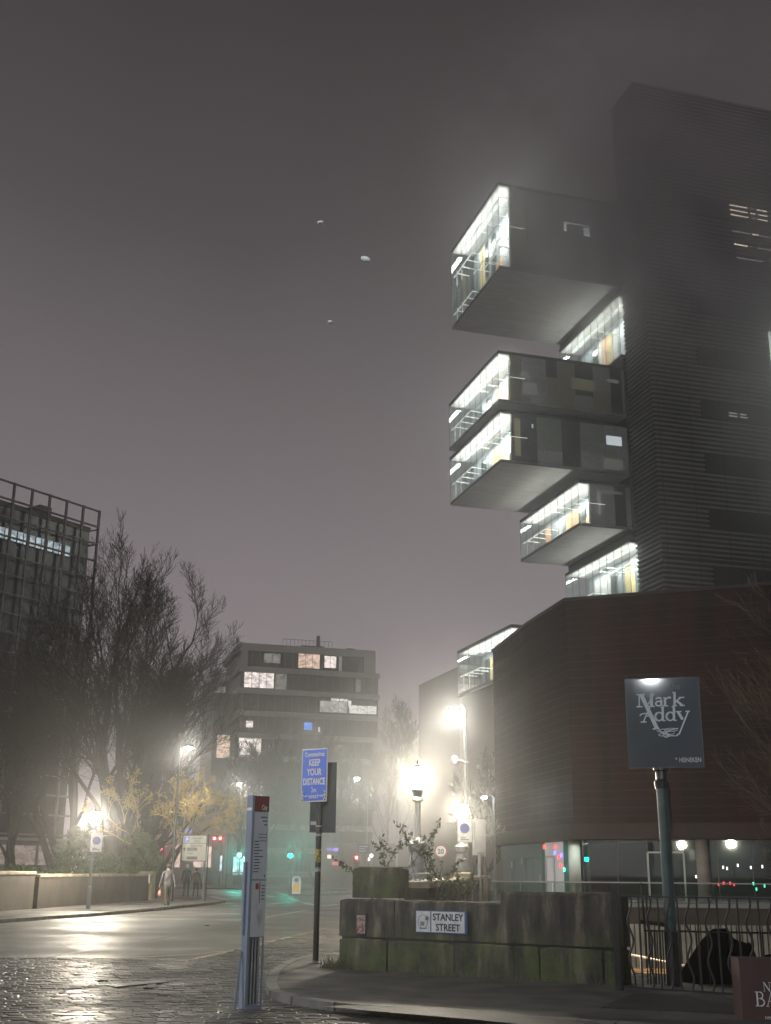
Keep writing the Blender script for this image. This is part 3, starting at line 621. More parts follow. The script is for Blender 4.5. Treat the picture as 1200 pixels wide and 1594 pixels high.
# ================================================================== LEFT FRAMED GLASS BUILDING
hv = ray(1900, 1357); hv.z = 0; hv.normalize()
LBZ = 35.4; LBT = math.atan2(hv.y, hv.x)
LG = thing('glass_grid_building', 'tall dark glass building with an open rooftop frame and one row of lit windows', 'office building', (-28.21, 110, 0), LBT)
frm = M('weathered_frame', (.13, .115, .108), .6, (.09, .08, .075), scale=.4)
b = MB(); b.box(-30, -.6, .5, 16, 0, LBZ-1.95); b.build('glass_wall', M('dark_curtain_glass', (.014, .014, .017), .25, (.022, .021, .024), scale=.25), LG)
b = MB()
xs = [0, -2.05, -4.1, -6.15, -8.2, -10.25, -12.3, -14.4, -16.5]
for x in xs: b.box(x-.10, x+.10, -.10, .10, 0, LBZ)
zs_ = [LBZ-.12]
z = LBZ-1.72
while z > 1: zs_.append(z); z -= 1.72
for z in zs_: b.box(-30, .1, -.103, .085, z-.07, z+.07)
for z in zs_[2::2]: b.box(-.07, .07, .1, 15.9, z-.07, z+.07)
for y in (4, 8, 12, 15.9): b.box(-.1, .1, y-.1, y+.1, 0, LBZ-3.4)
for k in range(0, len(xs)): b.box(xs[k]-.06, xs[k]+.06, .1, 1.38, LBZ-2.0, LBZ-1.9)
b.build('outer_frame', frm, LG)
b = MB(); b.box(-26, -3.4, 2.5, 12, LBZ-1.94, LBZ-1.3); b.box(-5.6, -4.2, 2, 5, LBZ-1.94, LBZ-.5); b.build('roof_plant', darkclad, LG)
b = MB(); b.box(-30, -.6, .38, .48, LBZ-2.3, LBZ-1.85); b.build('parapet', frm, LG)
lwm = lw('cool_lit_window', (.62, .74, .80), .62)
for j in range(15):
    x = -2.9-.68*j
    if j % 3 == 2: pass
    o_ = MB(); o_.box(x-.52-(j//3)*.05, x-(j//3)*.05, 1.30-.9, 1.37-.9, LBZ-5.3, LBZ-4.3); o_.build('lit_window', lwm, LG)
pinkd = lw('dim_pink_window', (.85, .66, .58), .26)
for x in (-11.6, -8.6, -5.4, -2.6): o_ = MB(); o_.box(x-1.2, x+1.2, -.3, -.22, 1.9, 3.5); o_.build('ground_floor_window', pinkd, LG)
b = MB(); b.box(-30, -.2, -.2, 1.3, 0, 3.9); b.build('podium', frm, LG)
b = MB(); b.box(-20, -.5, -.36, -.205, 3.9, 4.15); b.build('podium_cornice', conc, LG)
# ================================================================== NEAR STONE WALL
wL, wR = G(526, 1508, .1), G(965, 1535, .1); wd_ = Vector((wR.x-wL.x, wR.y-wL.y)).normalized(); wn_ = Vector((-wd_.y, wd_.x)); WLEN = (Vector((wR.x, wR.y))-Vector((wL.x, wL.y))).length
WR = math.atan2(wd_.y, wd_.x)
SW = thing('stone_wall', 'blackened mossy block stone wall in the foreground carrying the street nameplate', 'stone wall', (wL.x, wL.y, .1), WR)
def rbox(mb, x0, x1, y0, y1, z0, z1, r=.02, seed=0):
    """block with chipped, slightly bevelled arrises"""
    rn = random.Random(seed); nx = max(2, int((x1-x0)/.12)); j = lambda: rn.uniform(-.007, .007)
    vs = []; prof = [(y0, z0), (y0, z1-r*1.6), (y0+r*1.4, z1), (y1-r*1.4, z1), (y1, z1-r*1.6), (y1, z0)]
    for i in range(nx+1):
        t = i/nx; e_ = r*.8 if i in (0, nx) else 0; x = x0+(x1-x0)*t
        for (y, zz) in prof:
            jz = rn.uniform(-.014, .004) if zz > z0+.05 else 0
            vs.append((x, y+(e_ if y < (y0+y1)/2 else -e_)+j(), zz+jz-(e_ if zz > z1-.03 else 0)))
    m_ = len(prof); fs = [(i*m_+k, (i+1)*m_+k, (i+1)*m_+(k+1) % m_, i*m_+(k+1) % m_) for i in range(nx) for k in range(m_)]
    fs += [tuple(range(m_-1, -1, -1)), tuple(nx*m_+k for k in range(m_))]
    mb.add(vs, fs)
WT = .50; lowz = .50; b = MB()
x = 0
for i, w in enumerate((.92, 1.22, 1.0, .42, .98, .95)):
    if x > WLEN-.1: break
    w = min(w, WLEN-x); rbox(b, x+.012, x+w-.012, (0, .012, .004, -.006)[i % 4], WT, -.12, lowz-.022, .02, i); x += w
b.build('lower_course', moss, SW)
b = MB(); tz = 1.075
rbox(b, 0, 1.05, .0, WT, lowz, tz, .02, 11); rbox(b, 1.062, 2.93, .004, WT, lowz, tz-.005, .02, 12)
b.build('upper_course', moss, SW)
b = MB(); rbox(b, 2.94, WLEN, -.015, WT, lowz, 1.235, .03, 13); b.build('tall_block', moss, SW)
b = MB(); b.box(.05, WLEN-.05, .03, WT-.03, -.1, 1.05); b.build('mortar_core', black, SW)
cp = W(548, 1393, 21.75); BX = thing('coping_block', 'squared black stone block with pale top on the left end of the mossy wall', 'stone block', (cp.x, cp.y-.02, 1.175), WR*.6)
b = MB(); rbox(b, 0, .86, 0, .62, -.02, .50, .03, 31); b.build('block', moss, BX)
b = MB(); b.box(.03, .83, .03, .59, .495, .512); b.build('pale_top', sandstone, BX)
# nameplate
NP = thing('street_nameplate', 'white Stanley Street nameplate with a small crest panel, fixed to the mossy wall', 'street nameplate', SW.matrix_world @ Vector((0, 0, 0)), WR)
npx = .68+(Vector((W(651, 1425, 20.7).x, W(651, 1425, 20.7).y))-Vector((wL.x, wL.y))).dot(wd_)
c = Vector((wL.x, wL.y))+wd_*npx-wn_*.02
NP.location = (c.x, c.y, .865)
b = MB(); b.box(0, .91, -.012, .012, -.165, .165); b.build('frame', M('blue_plate_edge', (.05, .12, .30), .4), NP)
b = MB(); b.box(.012, .265, -.016, -.0125, -.150, .153); b.box(.285, .868, -.016, -.0125, -.150, .153); b.build('plate', signw, NP)
text('STANLEY', .142, black, NP, face(.577, -.017, .025), sx=.92, bold=.003)
text('STREET', .142, black, NP, face(.577, -.017, -.125), sx=.92, bold=.003)
gg = M('grey_print', (.22, .24, .25), .5); b = MB()
for k in range(14):
    a = 2*math.pi*k/14; b.tube((.135+.085*math.cos(a), -.018, .0+.10*math.sin(a)), (.135+.085*math.cos(a+.35), -.018, .10*math.sin(a+.35)), .006, n=4)
b.ball((.205, -.012, .05), .032, 10); b.box(.09, .16, -.018, -.0165, -.06, .0); b.box(.07, .2, -.018, -.0165, -.11, -.09); b.build('crest', gg, NP)
PQ = thing('small_plaque', 'small faded red and white plaque on the left end of the mossy wall', 'plaque', (0, 0, 0), WR)
c = Vector((wL.x, wL.y))+wd_*.36-wn_*.012; PQ.location = (c.x, c.y, .80)
b = MB(); b.box(0, .16, -.008, .02, -.15, .13); b.build('plate', M('faded_red', (.20, .07, .06), .6, (.32, .26, .24), scale=22, lo=.45, hi=.52), PQ)
b = MB(); b.box(-.02, .19, -.002, .02, -.19, .16); b.build('backing', dmetal, PQ)
# weeds at the wall foot
mb = MB(); rn = random.Random(4)
for k in range(420):
    t = rn.random()
    if k < 230: p = Vector((wL.x, wL.y))+wd_*rn.uniform(-.3, .25)-wn_*rn.uniform(-.25, .07)
    else: p = Vector((wL.x, wL.y))+wd_*rn.uniform(0, WLEN)-wn_*rn.uniform(.0, .035)
    h_ = rn.uniform(.03, .13) if k >= 230 else rn.uniform(.05, .26); a = rn.uniform(0, 6.28); q = Vector((p.x+math.cos(a)*h_*.5, p.y+math.sin(a)*h_*.5, .1+h_)); s_ = .006
    mb.add([(p.x-s_, p.y, .1), (p.x+s_, p.y, .1), q], [(0, 1, 2)])
o = mb.build('weeds', M('weed_green', (.10, .13, .05), .7, (.16, .15, .07), scale=5)); o['kind'] = 'stuff'; o['label'] = 'tufts of weeds along the foot of the mossy wall'; o['category'] = 'weeds'

# bridge parapet behind, with piers
def parapet(a, c, h, name, label, m=wallstone, th=.42, piers=()):
    a = Vector(a); c = Vector(c); d = (c-a); L_ = d.length; d.normalize(); r = math.atan2(d.y, d.x)
    t = thing(name, label, 'parapet wall', (a.x, a.y, 0), r)
    b = MB(); b.box(0, L_, -th/2, th/2, -.1, h-.12)
    b.build('wall_stone', m, t); b = MB(); x = 0; i = 0
    while x < L_-.05: w = min(1.3, L_-x); rbox(b, x+.005, x+w-.005, -th/2-.05, th/2+.05, h-.12, h, .02, int(L_*7)+i); x += w; i += 1
    b.build('coping', sandstone, t)
    b = MB()
    for (x, w, hh) in piers: rbox(b, x-w/2, x+w/2, -th/2-.16, th/2+.16, 0, hh, .03, 77)
    if piers: b.build('pier', sandstone, t)
    return t
parapet((.62, 22.4), (1.62, 31.0), 1.44, 'parapet_wall', 'low stone bridge parapet running back from the black block behind the leafy shrub', piers=((7.9, .62, 1.46),))
parapet((1.68, 31.6), (2.62, 40.2), 1.46, 'parapet_wall', 'stone parapet ending in a pale lit pier below the no waiting sign', piers=((8.3, .95, 1.60),))
parapet((2.75, 41.2), (4.9, 57.5), 1.47, 'parapet_wall', 'far stretch of parapet with a small pale pier beside the glass balustrade', piers=((9.5, .6, 1.5),))
# left-hand road wall
lw_ = [(-16.4, 25), (-15.1, 38), (-14.15, 45.5), (-13.1, 55), (-12.2, 64.5)]
parapet(lw_[0], (-13.72, 47.6), 1.50, 'road_wall', 'taller nearest stretch of dark stone wall at the left edge of the street', th=.45)
parapet((-13.66, 48.0), (-12.2, 64.5), 1.40, 'road_wall', 'long dark stone wall behind the lit left footway under the bare trees', th=.45, piers=((15.9, .7, 1.5),))
p = G(236, 1404); NT = thing('wall_notice', 'small white notice on the far pier of the left street wall', 'notice', (-11.95, 62.9, .95), -1.45)
b = MB(); b.box(-.28, .28, -.04, .0, -.02, .42); b.build('notice_sheet', signw, NT)
b = MB()
for k in range(4): b.box(-.2, .2, -.046, -.041, .05+k*.09, .08+k*.09)
b.build('printed_lines', gg, NT)

# ================================================================== TREES
def grow(seg, p, d, L, r, lvl, maxl, rn, up, ang, nch, twist=.12, taper=.35, first=.25, lenf=(.42, .62)):
    n = 7 if lvl == 0 else (6 if lvl == 1 else 4); st = L/n; pts = [p.copy()]; rs = [r]
    kids = []
    for i in range(n):
        d = (d+Vector((rn.gauss(0, twist), rn.gauss(0, twist), rn.gauss(0, twist*.6)))+Vector((0, 0, up))).normalized()
        p = p+d*st; t = (i+1)/n; rr = r*(1-(1-taper)*t); pts.append(p.copy()); rs.append(rr)
        if lvl < maxl and t > first:
            k = nch[lvl]/(n*(1-first)); c = int(k)+(rn.random() < k-int(k))
            for _ in range(c): kids.append((p.copy(), d.copy(), rr, t))
    seg.append((lvl, pts, rs))
    for (q, dd, rr, t) in kids:
        ax = dd.orthogonal().normalized(); ax.rotate(Matrix.Rotation(rn.uniform(0, 6.28), 3, dd))
        a = rn.gauss(ang[lvl], ang[lvl]*.25); nd = dd.copy(); nd.rotate(Matrix.Rotation(a, 3, ax))
        grow(seg, q, nd, L*rn.uniform(*lenf)*(1.15-.5*t), rr*rn.uniform(.45, .65), lvl+1, maxl, rn, up, ang, nch, twist, taper, first, lenf)
def tree(name, label, base, stems, seed, h, r, maxl=4, up=.10, ang=(.5, .5, .55, .6), nch=(9, 7, 6, 5), mt=bark, mc=twig, minr=.009, group=None, cat='tree', lenf=(.42, .62), twist=.12, first=.22, crownlvl=2):
    rn = random.Random(seed); t = thing(name, label, cat, base, 0, group); seg = []
    for (dx, dy, f) in stems:
        d = Vector((dx, dy, 1)).normalized(); grow(seg, Vector((rn.uniform(-.3, .3)*(len(stems) > 1), 0, -.1)), d, h*f, r*(.6+.4*f), 0, maxl, rn, up, ang, nch, twist, lenf=lenf, first=first)
    a = MB(); c = MB()
    for lvl, pts, rs in seg:
        if lvl < crownlvl: a.path(pts, [max(x, .02) for x in rs], 7 if lvl == 0 else 5)
        else: c.path(pts, [max(x, minr) for x in rs], 3)
    a.build('trunk', mt, t); c.build('crown', mc, t)
    return t
def at(px, Y, z=0): q = W(px, 1357, Y); return (q.x, q.y, z)
tree('bare_tree', 'tall bare tree standing in front of the dark grid building at far left', at(100, 76), ((-.26, 0, .9), (-.10, .1, 1.0), (.02, -.1, .93)), 3, 14.6, .28, nch=(9, 7, 6, 4), group='large bare trees behind the left wall', minr=.012)
tree('bare_tree', 'tallest bare tree, its narrow top rising just right of the grid building', at(178, 72), ((-.10, 0, .92), (0, .1, 1.0), (.06, -.1, .9), (.12, 0, .66)), 10, 15.6, .30, nch=(10, 7, 6, 5), group='large bare trees behind the left wall', minr=.009)
tree('bare_tree', 'broad bare tree leaning right towards the banded office block', at(212, 78), ((.02, 0, 1.15), (.14, .1, 1.0), (.26, -.1, .72), (.42, 0, .5)), 1, 12.4, .30, nch=(10, 7, 6, 5), group='large bare trees behind the left wall', minr=.009)
tree('bare_tree', 'lower bare tree at the far left edge behind the street wall', at(20, 66), ((-.2, 0, .9), (.15, 0, 1.0)), 29, 8.5, .2, nch=(9, 7, 6, 4), group='large bare trees behind the left wall', minr=.012)
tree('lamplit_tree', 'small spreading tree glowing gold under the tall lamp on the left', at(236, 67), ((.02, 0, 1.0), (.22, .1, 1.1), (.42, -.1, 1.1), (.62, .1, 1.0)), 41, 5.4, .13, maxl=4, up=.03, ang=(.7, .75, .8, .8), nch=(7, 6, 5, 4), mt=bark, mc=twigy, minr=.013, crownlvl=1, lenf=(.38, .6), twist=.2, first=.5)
tree('bare_tree', 'slim bare tree beside the right corner of the banded office block', at(612, 132), ((-.05, 0, 1.0), (.1, 0, .9)), 51, 13.5, .2, nch=(9, 7, 5, 4), minr=.022, group='bare trees before the office block')
tree('bare_tree', 'wide bare tree in front of the middle of the banded office block', at(495, 118), ((-.3, 0, .9), (.0, 0, 1.0), (.3, 0, .9)), 57, 11, .22, nch=(9, 7, 5, 4), minr=.02, group='bare trees before the office block')
tree('bare_tree', 'bare tree before the left end of the banded office block', at(405, 112), ((-.3, 0, .9), (.15, 0, 1.0)), 61, 10.5, .22, nch=(9, 7, 5, 4), minr=.02, group='bare trees before the office block')
tree('bare_tree', 'small bare tree against the buff wall under the lowest glass room', at(735, 84), ((.1, 0, 1.0), (.3, 0, .9)), 67, 7, .11, nch=(7, 6, 5, 3), minr=.016)
tree('lamplit_tree', 'little tree crown lit white by the lamp beside the rust-clad corner', at(754, 70), ((0, 0, 1), (.1, 0, .9)), 71, 4.3, .09, maxl=3, up=.03, ang=(.7, .8, .8), nch=(6, 6, 5), mt=bark, mc=M('pale_grey_twigs', (.26, .23, .18), .8), minr=.013, lenf=(.45, .7), first=.5)
tree('bare_tree', 'wispy bare shrub tree at the right edge in front of the rust cladding', (9.4, 20.5, -2.6), ((-.25, 0, .95), (-.19, .0, 1.05), (-.12, .0, 1.05), (-.30, 0, .8), (-.16, 0, .9)), 83, 6.4, .04, maxl=4, up=.035, ang=(.42, .4, .4, .4), nch=(8, 6, 4, 3), mt=M('brown_twig', (.14, .10, .07), .7), mc=M('brown_twig', (.14, .10, .07), .7), minr=.004, twist=.09, first=.3)
def leaves(mb, c, rad, n, rn, s=.12, flat=.9):
    for _ in range(n):
        while True:
            q = Vector((rn.uniform(-1, 1), rn.uniform(-1, 1), rn.uniform(-1, 1)))
            if .15 < q.length < 1: break
        p = Vector(c)+Vector((q.x*rad[0], q.y*rad[1], q.z*rad[2])); a = Vector((rn.gauss(0, 1), rn.gauss(0, 1), rn.gauss(0, 1))).normalized(); b = a.orthogonal().normalized(); k = s*rn.uniform(.5, 1.2)
        mb.add([p-a*k, p+b*k*.45, p+a*k, p-b*k*.45], [(0, 1, 2, 3)])
def bush(name, label, base, blobs, seed, s, n, m=leafm, stems=True, cat='shrub'):
    rn = random.Random(seed); t = thing(name, label, cat, base); mb = MB(); st = MB()
    for (x, y, z, r) in blobs:
        for _ in range(5):
            o_ = Vector((rn.gauss(0, r*.45), rn.gauss(0, r*.45), rn.gauss(0, r*.45))); leaves(mb, Vector((x, y, z))+o_, (r*.6,)*3, n//5, rn, s)
        st.tube((x*.3, y*.3, 0), (x, y, z), .05, .015, 4)
    mb.build('foliage', m, t); st.build('stems', bark, t); return t
bush('holly_bush', 'dense evergreen bush catching lamplight behind the left wall by the walkers', at(205, 67.5), [(-.9, 0, 1.9, .9), (0, 0, 2.3, 1.1), (.9, 0, 1.8, .9), (.2, .2, 3.2, .7), (1.6, 0, 1.6, .6), (-1.5, .2, 1.5, .6)], 3, .15, 620, M('lit_evergreen_leaf', (.10, .15, .055), .45, (.065, .10, .035), scale=3))  # leaf colour made paler than the other evergreens to read as lamplit
bush('evergreen_bush', 'dark evergreen bush behind the wall beside the left globe lamp', at(125, 60), [(-.9, 0, 1.7, .9), (0, 0, 2.4, 1.0), (.9, 0, 1.6, .8), (-.2, .2, 3.1, .7)], 8, .15, 480)
bush('hedge', 'low dark hedge behind the nearest stretch of left wall', at(50, 56), [(-2.2, 0, 1.2, .6), (-1.1, 0, 1.2, .65), (0, 0, 1.25, .6), (1.1, 0, 1.2, .6), (2.2, 0, 1.3, .6)], 9, .12, 380)
bush('evergreen_bush', 'tall shadowy evergreen behind the globe lamp, under the tallest bare tree', at(170, 75), [(0, 0, 3.5, 1.4), (.4, 0, 5.2, 1.2), (-.3, 0, 2, 1.2), (.8, 0, 6.4, .8)], 10, .2, 600)
# leafy shrub behind the near wall
SH = thing('buddleia_shrub', 'straggly leafy shrub sprouting behind the near wall in front of the large globe lamp', 'shrub', (.55, 23.3, .3)); rn = random.Random(15); st = MB(); lf = MB()
def tw(p, d, L_, r, l):
    pts = [p]
    for i in range(5):
        d = (d+Vector((rn.gauss(0, .14), rn.gauss(0, .14), .03))).normalized(); p = p+d*L_/5; pts.append(p)
        if l < 2 and i > 0 and rn.random() < .55: tw(p, (d+Vector((rn.gauss(0, .6), rn.gauss(0, .5), .1))).normalized(), L_*.45, r*.6, l+1)
        if l >= 1 or i > 2:
            for _ in range(3): leaves(lf, p, (.06, .06, .06), 1, rn, .055)
    st.path(pts, [r*(1-.12*i) for i in range(6)], 4)
for dx, L_ in ((-.62, 1.65), (-.38, 1.45), (-.18, 1.75), (.02, 1.5), (.2, 1.35), (.45, 1.2), (-.85, 1.5), (.7, 1.1), (.9, 1.05)): tw(Vector((rn.uniform(-.1, .4), rn.uniform(-.15, .15), 0)), Vector((dx, rn.gauss(0, .15), 1)).normalized(), L_, .014, 0)
for k in range(46): leaves(lf, (rn.uniform(-.1, .95), rn.uniform(-.2, .2), rn.uniform(.75, 1.25)), (.16, .12, .14), 9, rn, .05)
st.build('stems', bark, SH); lf.build('foliage', M('grey_green_leaf', (.09, .115, .06), .6, (.14, .15, .09), scale=4), SH)
# cascading weeds on the terrace wall right of the pier
bush('wall_weed', 'small leafy weed in front of the pale pier', (2.0, 31.5, .9), [(0.05, 0, .45, .22), (.35, 0, .35, .16)], 31, .05, 60)

# ================================================================== STREET LAMPS
lampW = EM('globe_lamp_glow', (1, .90, .70), 760); lampR = EM('right_globe_glow', (1, .90, .70), 480); lampW2 = EM('left_globe_glow', (1, .90, .72), 1600); lampC = EM('street_lamp_glow', (1, .95, .82), 1650); lampF = EM('far_lamp_glow', (1, .95, .85), 700)
def globe_lamp(label, loc, hgt, r, ornate, mat, group='globe street lamps'):
    t = thing('globe_lamp', label, 'street lamp', loc, 0, group)
    if ornate:
        b = MB(); b.lathe([(.30, 0), (.31, .12), (.22, .16), (.19, .5), (.16, .62), (.24, .68), (.26, .84), (.17, .92), (.10, 1.0), (.085, 1.1), (.075, hgt-r-.35)], 16); b.build('pedestal', gmetal, t, smooth=False)
    else:
        b = MB(); b.lathe([(.09, 0), (.09, .8), (.055, .86), (.05, hgt-r-.3)], 12); b.build('post', gmetal, t)
    b = MB(); b.lathe([(.05, hgt-r-.38), (.16, hgt-r-.30), (.10, hgt-r-.22), (.17, hgt-r-.06), (.15, hgt-r*.9)], 14); b.build('lamp_collar', dmetal, t)
    b = MB(); b.ball((0, 0, hgt), r, 20); b.build('globe', mat, t, smooth=True)
    b = MB(); b.lathe([(r*.55, hgt+r*.86), (r*.3, hgt+r*1.1), (.03, hgt+r*1.25), (.012, hgt+r*1.6)], 10); b.build('finial', dmetal, t)
    return t
p = W(650, 1210, 30.6); globe_lamp('largest glowing globe lamp on an ornate pedestal behind the leafy shrub', (p.x, p.y, 1.44), p.z-1.44, .27, True, lampW)
p = W(718, 1263, 40.5); globe_lamp('glowing globe lamp on the pier just above the right-hand no waiting sign', (p.x, p.y, 1.58), p.z-1.58, .25, True, lampR)
p = W(148, 1273, 48.6); globe_lamp('glowing globe lamp on a thin post by the left wall', (p.x, p.y, .1), p.z-.1, .25, False, lampW2)
def street_lamp(label, base, hgt, head, mat, arm=True, rad=.16, group='tall street lamps', m=gmetal):
    t = thing('street_lamp', label, 'street lamp', base, 0, group); hx, hz = head
    b = MB(); b.lathe([(.11, 0), (.11, 1.2), (.075, 1.3), (.05, hgt)], 10)
    b.path([(0, 0, hgt-.05), (hx*.3, 0, hgt+.12), (hx*.75, 0, hz+.08)], .035, 6); b.build('post', m, t)
    b = MB(); b.box(hx-.32, hx+.22, -.12, .12, hz+.02, hz+.13); b.build('lamp_head', dmetal, t)
    b = MB(); b.ball((hx-.04, 0, hz-.01), rad, 14, sz=.6); b.build('lamp_glass', mat, t, smooth=True); return t
p = W(708, 1107, 45); q = W(725.5, 1300, 45); street_lamp('tall slim street lamp glowing above the right globe lamp, camera fixed halfway up', (q.x, q.y, 0), p.z+.1, (p.x-q.x, p.z), lampC)
TL3 = (q.x, q.y)
p = W(295, 1164, 62); q = W(272, 1300, 62); street_lamp('tall dark street lamp shining down on the golden tree', (q.x, q.y, .1), p.z-.1, (p.x-q.x, p.z-.1), lampC, rad=.15, m=dmetal)
p = W(755, 1241, 70); street_lamp('street lamp half hidden by the little tree beside the rust-clad corner', (p.x+.5, p.y, 0), p.z, (-.5, p.z), EM('white_lamp_glow', (.95, 1, 1), 650), rad=.13)
p = W(373, 1220, 108); street_lamp('small distant street lamp above the bus stop', (p.x-.8, p.y, .1), p.z-.1, (.8, p.z-.1), lampF, rad=.16)
p = W(556, 1212, 112); street_lamp('distant street lamp right of the keep your distance sign', (p.x+.8, p.y, .1), p.z-.1, (-.8, p.z-.1), EM('bright_far_lamp', (1, .97, .9), 900), rad=.22)
CC = thing('cctv_camera', 'white dome security camera bracketed to the tall lamp post', 'security camera', (TL3[0]-.08, TL3[1]-.1, W(724, 1185, 45).z))
b = MB(); b.tube((0, 0, 0), (-.28, 0, .05), .03); b.tube((0, 0, -.02), (.2, 0, -.05), .025); b.build('bracket', wmetal, CC)
b = MB(); b.lathe([(.03, .13), (.13, .05), (.13, -.06), (.08, -.16), (.02, -.19)], 12, (-.34, 0, .08)); b.build('camera_dome', wmetal, CC)
# lamp standing behind the viewer on the near side of the street (its reflection shows in the pub sign and shop glass)
street_lamp('tall street lamp behind the viewpoint lighting the near pavement', (-5.2, -9, 0), 9.0, (1.2, 9.0), EM('near_lamp_glow', (.90, .96, 1), 8200), rad=.17)
street_lamp('tall street lamp over the left footway, out of view to the left', (-17.5, 20.5, .1), 7.5, (1.4, 7.5), EM('side_lamp_glow', (.95, .97, 1), 6500), rad=.2)  # unseen lamp added to light the blue sign, bus stop and setts
# flag and blank far poles
def pole(name, label, cat, px0, y0, Y, y1=None, r=.05, m=wmetal):
    z = W(px0, y0, Y).z; q = W(px0, 1357, Y); t = thing(name, label, cat, (q.x, q.y, 0)); b = MB(); b.lathe([(r*1.3, 0), (r, .2), (r*.8, z)], 8); b.lathe([(r, z), (r*1.2, z+.04), (.01, z+.1)], 8); b.build('pole', m, t); return t
pole('flagpole', 'plain pale pole left of the largest globe lamp', 'pole', 618, 1248, 60)
pole('flagpole', 'pale pole with a cluster of spotlights left of the plain pale pole', 'pole', 571, 1225, 112)

# ================================================================== TRAFFIC LIGHTS, SIGNS, BOLLARDS
tg = EM('green_signal', (.0, .95, .70), 560); trd = EM('red_signal', (1, .03, .05), 90); tg2 = EM('green_signal_strong', (.02, .95, .76), 620)
def traffic_light(label, px, py, Y, lit, mat, back=False, r=.13, group='traffic lights'):
    p = W(px, py, Y); zc = p.z+{0: -.36, 1: 0, 2: .36}[lit]
    t = thing('traffic_light', label, 'traffic light', (p.x, p.y, 0), 0, group)
    b = MB(); b.tube((0, .12, 0), (0, .12, zc+.55), .06, n=8); b.build('pole', gmetal, t)
    b = MB(); b.box(-.17, .17, -.12, .10, zc-.56, zc+.56); b.build('signal_housing', dmetal if not back else gmetal, t)
    b = MB(); b.box(-.26, .26, .101, .125, zc-.66, zc+.66); b.build('backing_board', dmetal if not back else gmetal, t)
    if not back:
        for k in range(3):
            b = MB(); z = zc+(1-k)*.36; b.ball((0, -.13, z), r if k == lit else .11, 10); b.build('signal_lens', mat if k == lit else p_dkg, t)
            b = MB(); b.box(-.13, .13, -.30, -.12, z+.135, z+.15); b.build('visor', dmetal, t)
    return t
traffic_light('green traffic light with a wide teal halo right of the bus stop', 452, 1332, 88, 2, tg)
traffic_light('brightest green traffic light close against the left of the bus stop', 373, 1331, 104, 2, tg2, r=.16)
traffic_light('red traffic light left of the parking sign above the evergreen bush', 250, 1321, 88, 0, EM('red_signal_strong', (1, .03, .06), 380))
traffic_light('left one of a pair of red signals above the distant yellow bollard', 334, 1305, 118, 0, trd)
traffic_light('right one of a pair of red signals above the distant yellow bollard', 343, 1305, 118, 0, trd)
t = traffic_light('grey back of a traffic light beside the right-hand no waiting sign', 746, 1303, 46, 1, trd, back=True)
b = MB(); b.box(.17, .24, -.05, .06, W(0, 1303, 46).z-.55, W(0, 1303, 46).z+.1); b.box(.2, .55, -.02, .03, W(0, 1303, 46).z+.22, W(0, 1303, 46).z+.27); b.build('side_bracket', gmetal, t)
traffic_light('dim red light box behind the top of the black stone block', 555, 1335, 110, 0, trd)
def bollard(label, px, Y, h, zb):
    q = W(px, 1357, Y); t = thing('keep_left_bollard', label, 'traffic bollard', (q.x, q.y, zb), 0, 'keep left bollards'); k = h/1.1
    b = MB(); pr = [(-.26, 0), (.26, 0), (.30, .75), (.26, 1.0), (.14, 1.1), (-.14, 1.1), (-.26, 1.0), (-.30, .75)]
    n = len(pr); vs = [(x*k, -.09*k, z*k) for x, z in pr]+[(x*k, .09*k, z*k) for x, z in pr]; b.add(vs, [tuple(range(n)), tuple(range(2*n-1, n-1, -1))]+[(i, n+i, n+(i+1) % n, (i+1) % n) for i in range(n)]); b.build('shell', M('white_bollard_shell', (.75, .75, .70), .4, emit=(1, .95, .85), estr=.35, sample=False), t)
    b = MB(); b.box(-.2*k, .2*k, -.10*k, -.0905*k, .12*k, .68*k); b.build('yellow_panel', M('yellow_bollard_panel', (.80, .42, .04), .4, emit=(1, .55, .08), estr=.45, sample=False), t)
    b = MB(); b.tube((0, -.10*k, .86*k), (0, -.0905*k, .86*k), .15*k, n=16); b.build('arrow_disc', signb, t)
    return t
bollard('yellow and white keep left bollard on the island right of the bus stop', 462, 83.4, 1.15, .1)
bollard('distant yellow keep left bollard left of the bus stop', 350, 122, 1.45, 0)
GP = thing('height_frame', 'twin slim white posts standing behind the nearer keep left bollard', 'post frame', (*W(462, 1357, 86.5)[:2], .1)); z = W(462, 1312, 86.5).z
b = MB(); b.tube((-.20, 0, 0), (-.20, 0, z), .035); b.tube((.16, 0, 0), (.16, 0, z), .035); b.tube((-.25, 0, z), (.34, 0, z), .02); b.build('posts', wmetal, GP)
# no waiting signs
def nowait(label, loc, w, h, zc, m=signw):
    t = thing('no_waiting_sign', label, 'sign', (loc[0], loc[1], zc), 0, 'no waiting signs')
    b = MB(); b.box(-w/2, w/2, -.02, .0, -h/2, h/2); b.build('plate', m, t)
    b = MB(); b.tube((0, -.024, h*.08), (0, -.0205, h*.08), w*.34, n=24); b.build('blue_disc', M('sign_disc_blue', (.03, .04, .36), .4), t)
    b = MB(); b.box(-w*.3, w*.3, -.023, -.0205, -h*.42, -h*.37); b.box(-w*.3, w*.1, -.023, -.0205, -h*.34, -h*.30); b.build('printed_lines', gg, t)
    b = MB()
    for s_ in (-1, 1): b.box(-w*.02-.015, w*.02+.015, .001, .05, s_*h*.3-.02, s_*h*.3+.02)
    b.build('clamp', gmetal, t); return t
p = W(722, 1293, 39.6); nowait('white no waiting sign with a blue disc under the right-hand globe lamp', (p.x, p.y-.35), .46, .74, p.z)
p = W(151, 1311, 48.2); nowait('white no waiting sign with a blue disc under the left globe lamp', (p.x, p.y-.1), .46, .74, p.z)
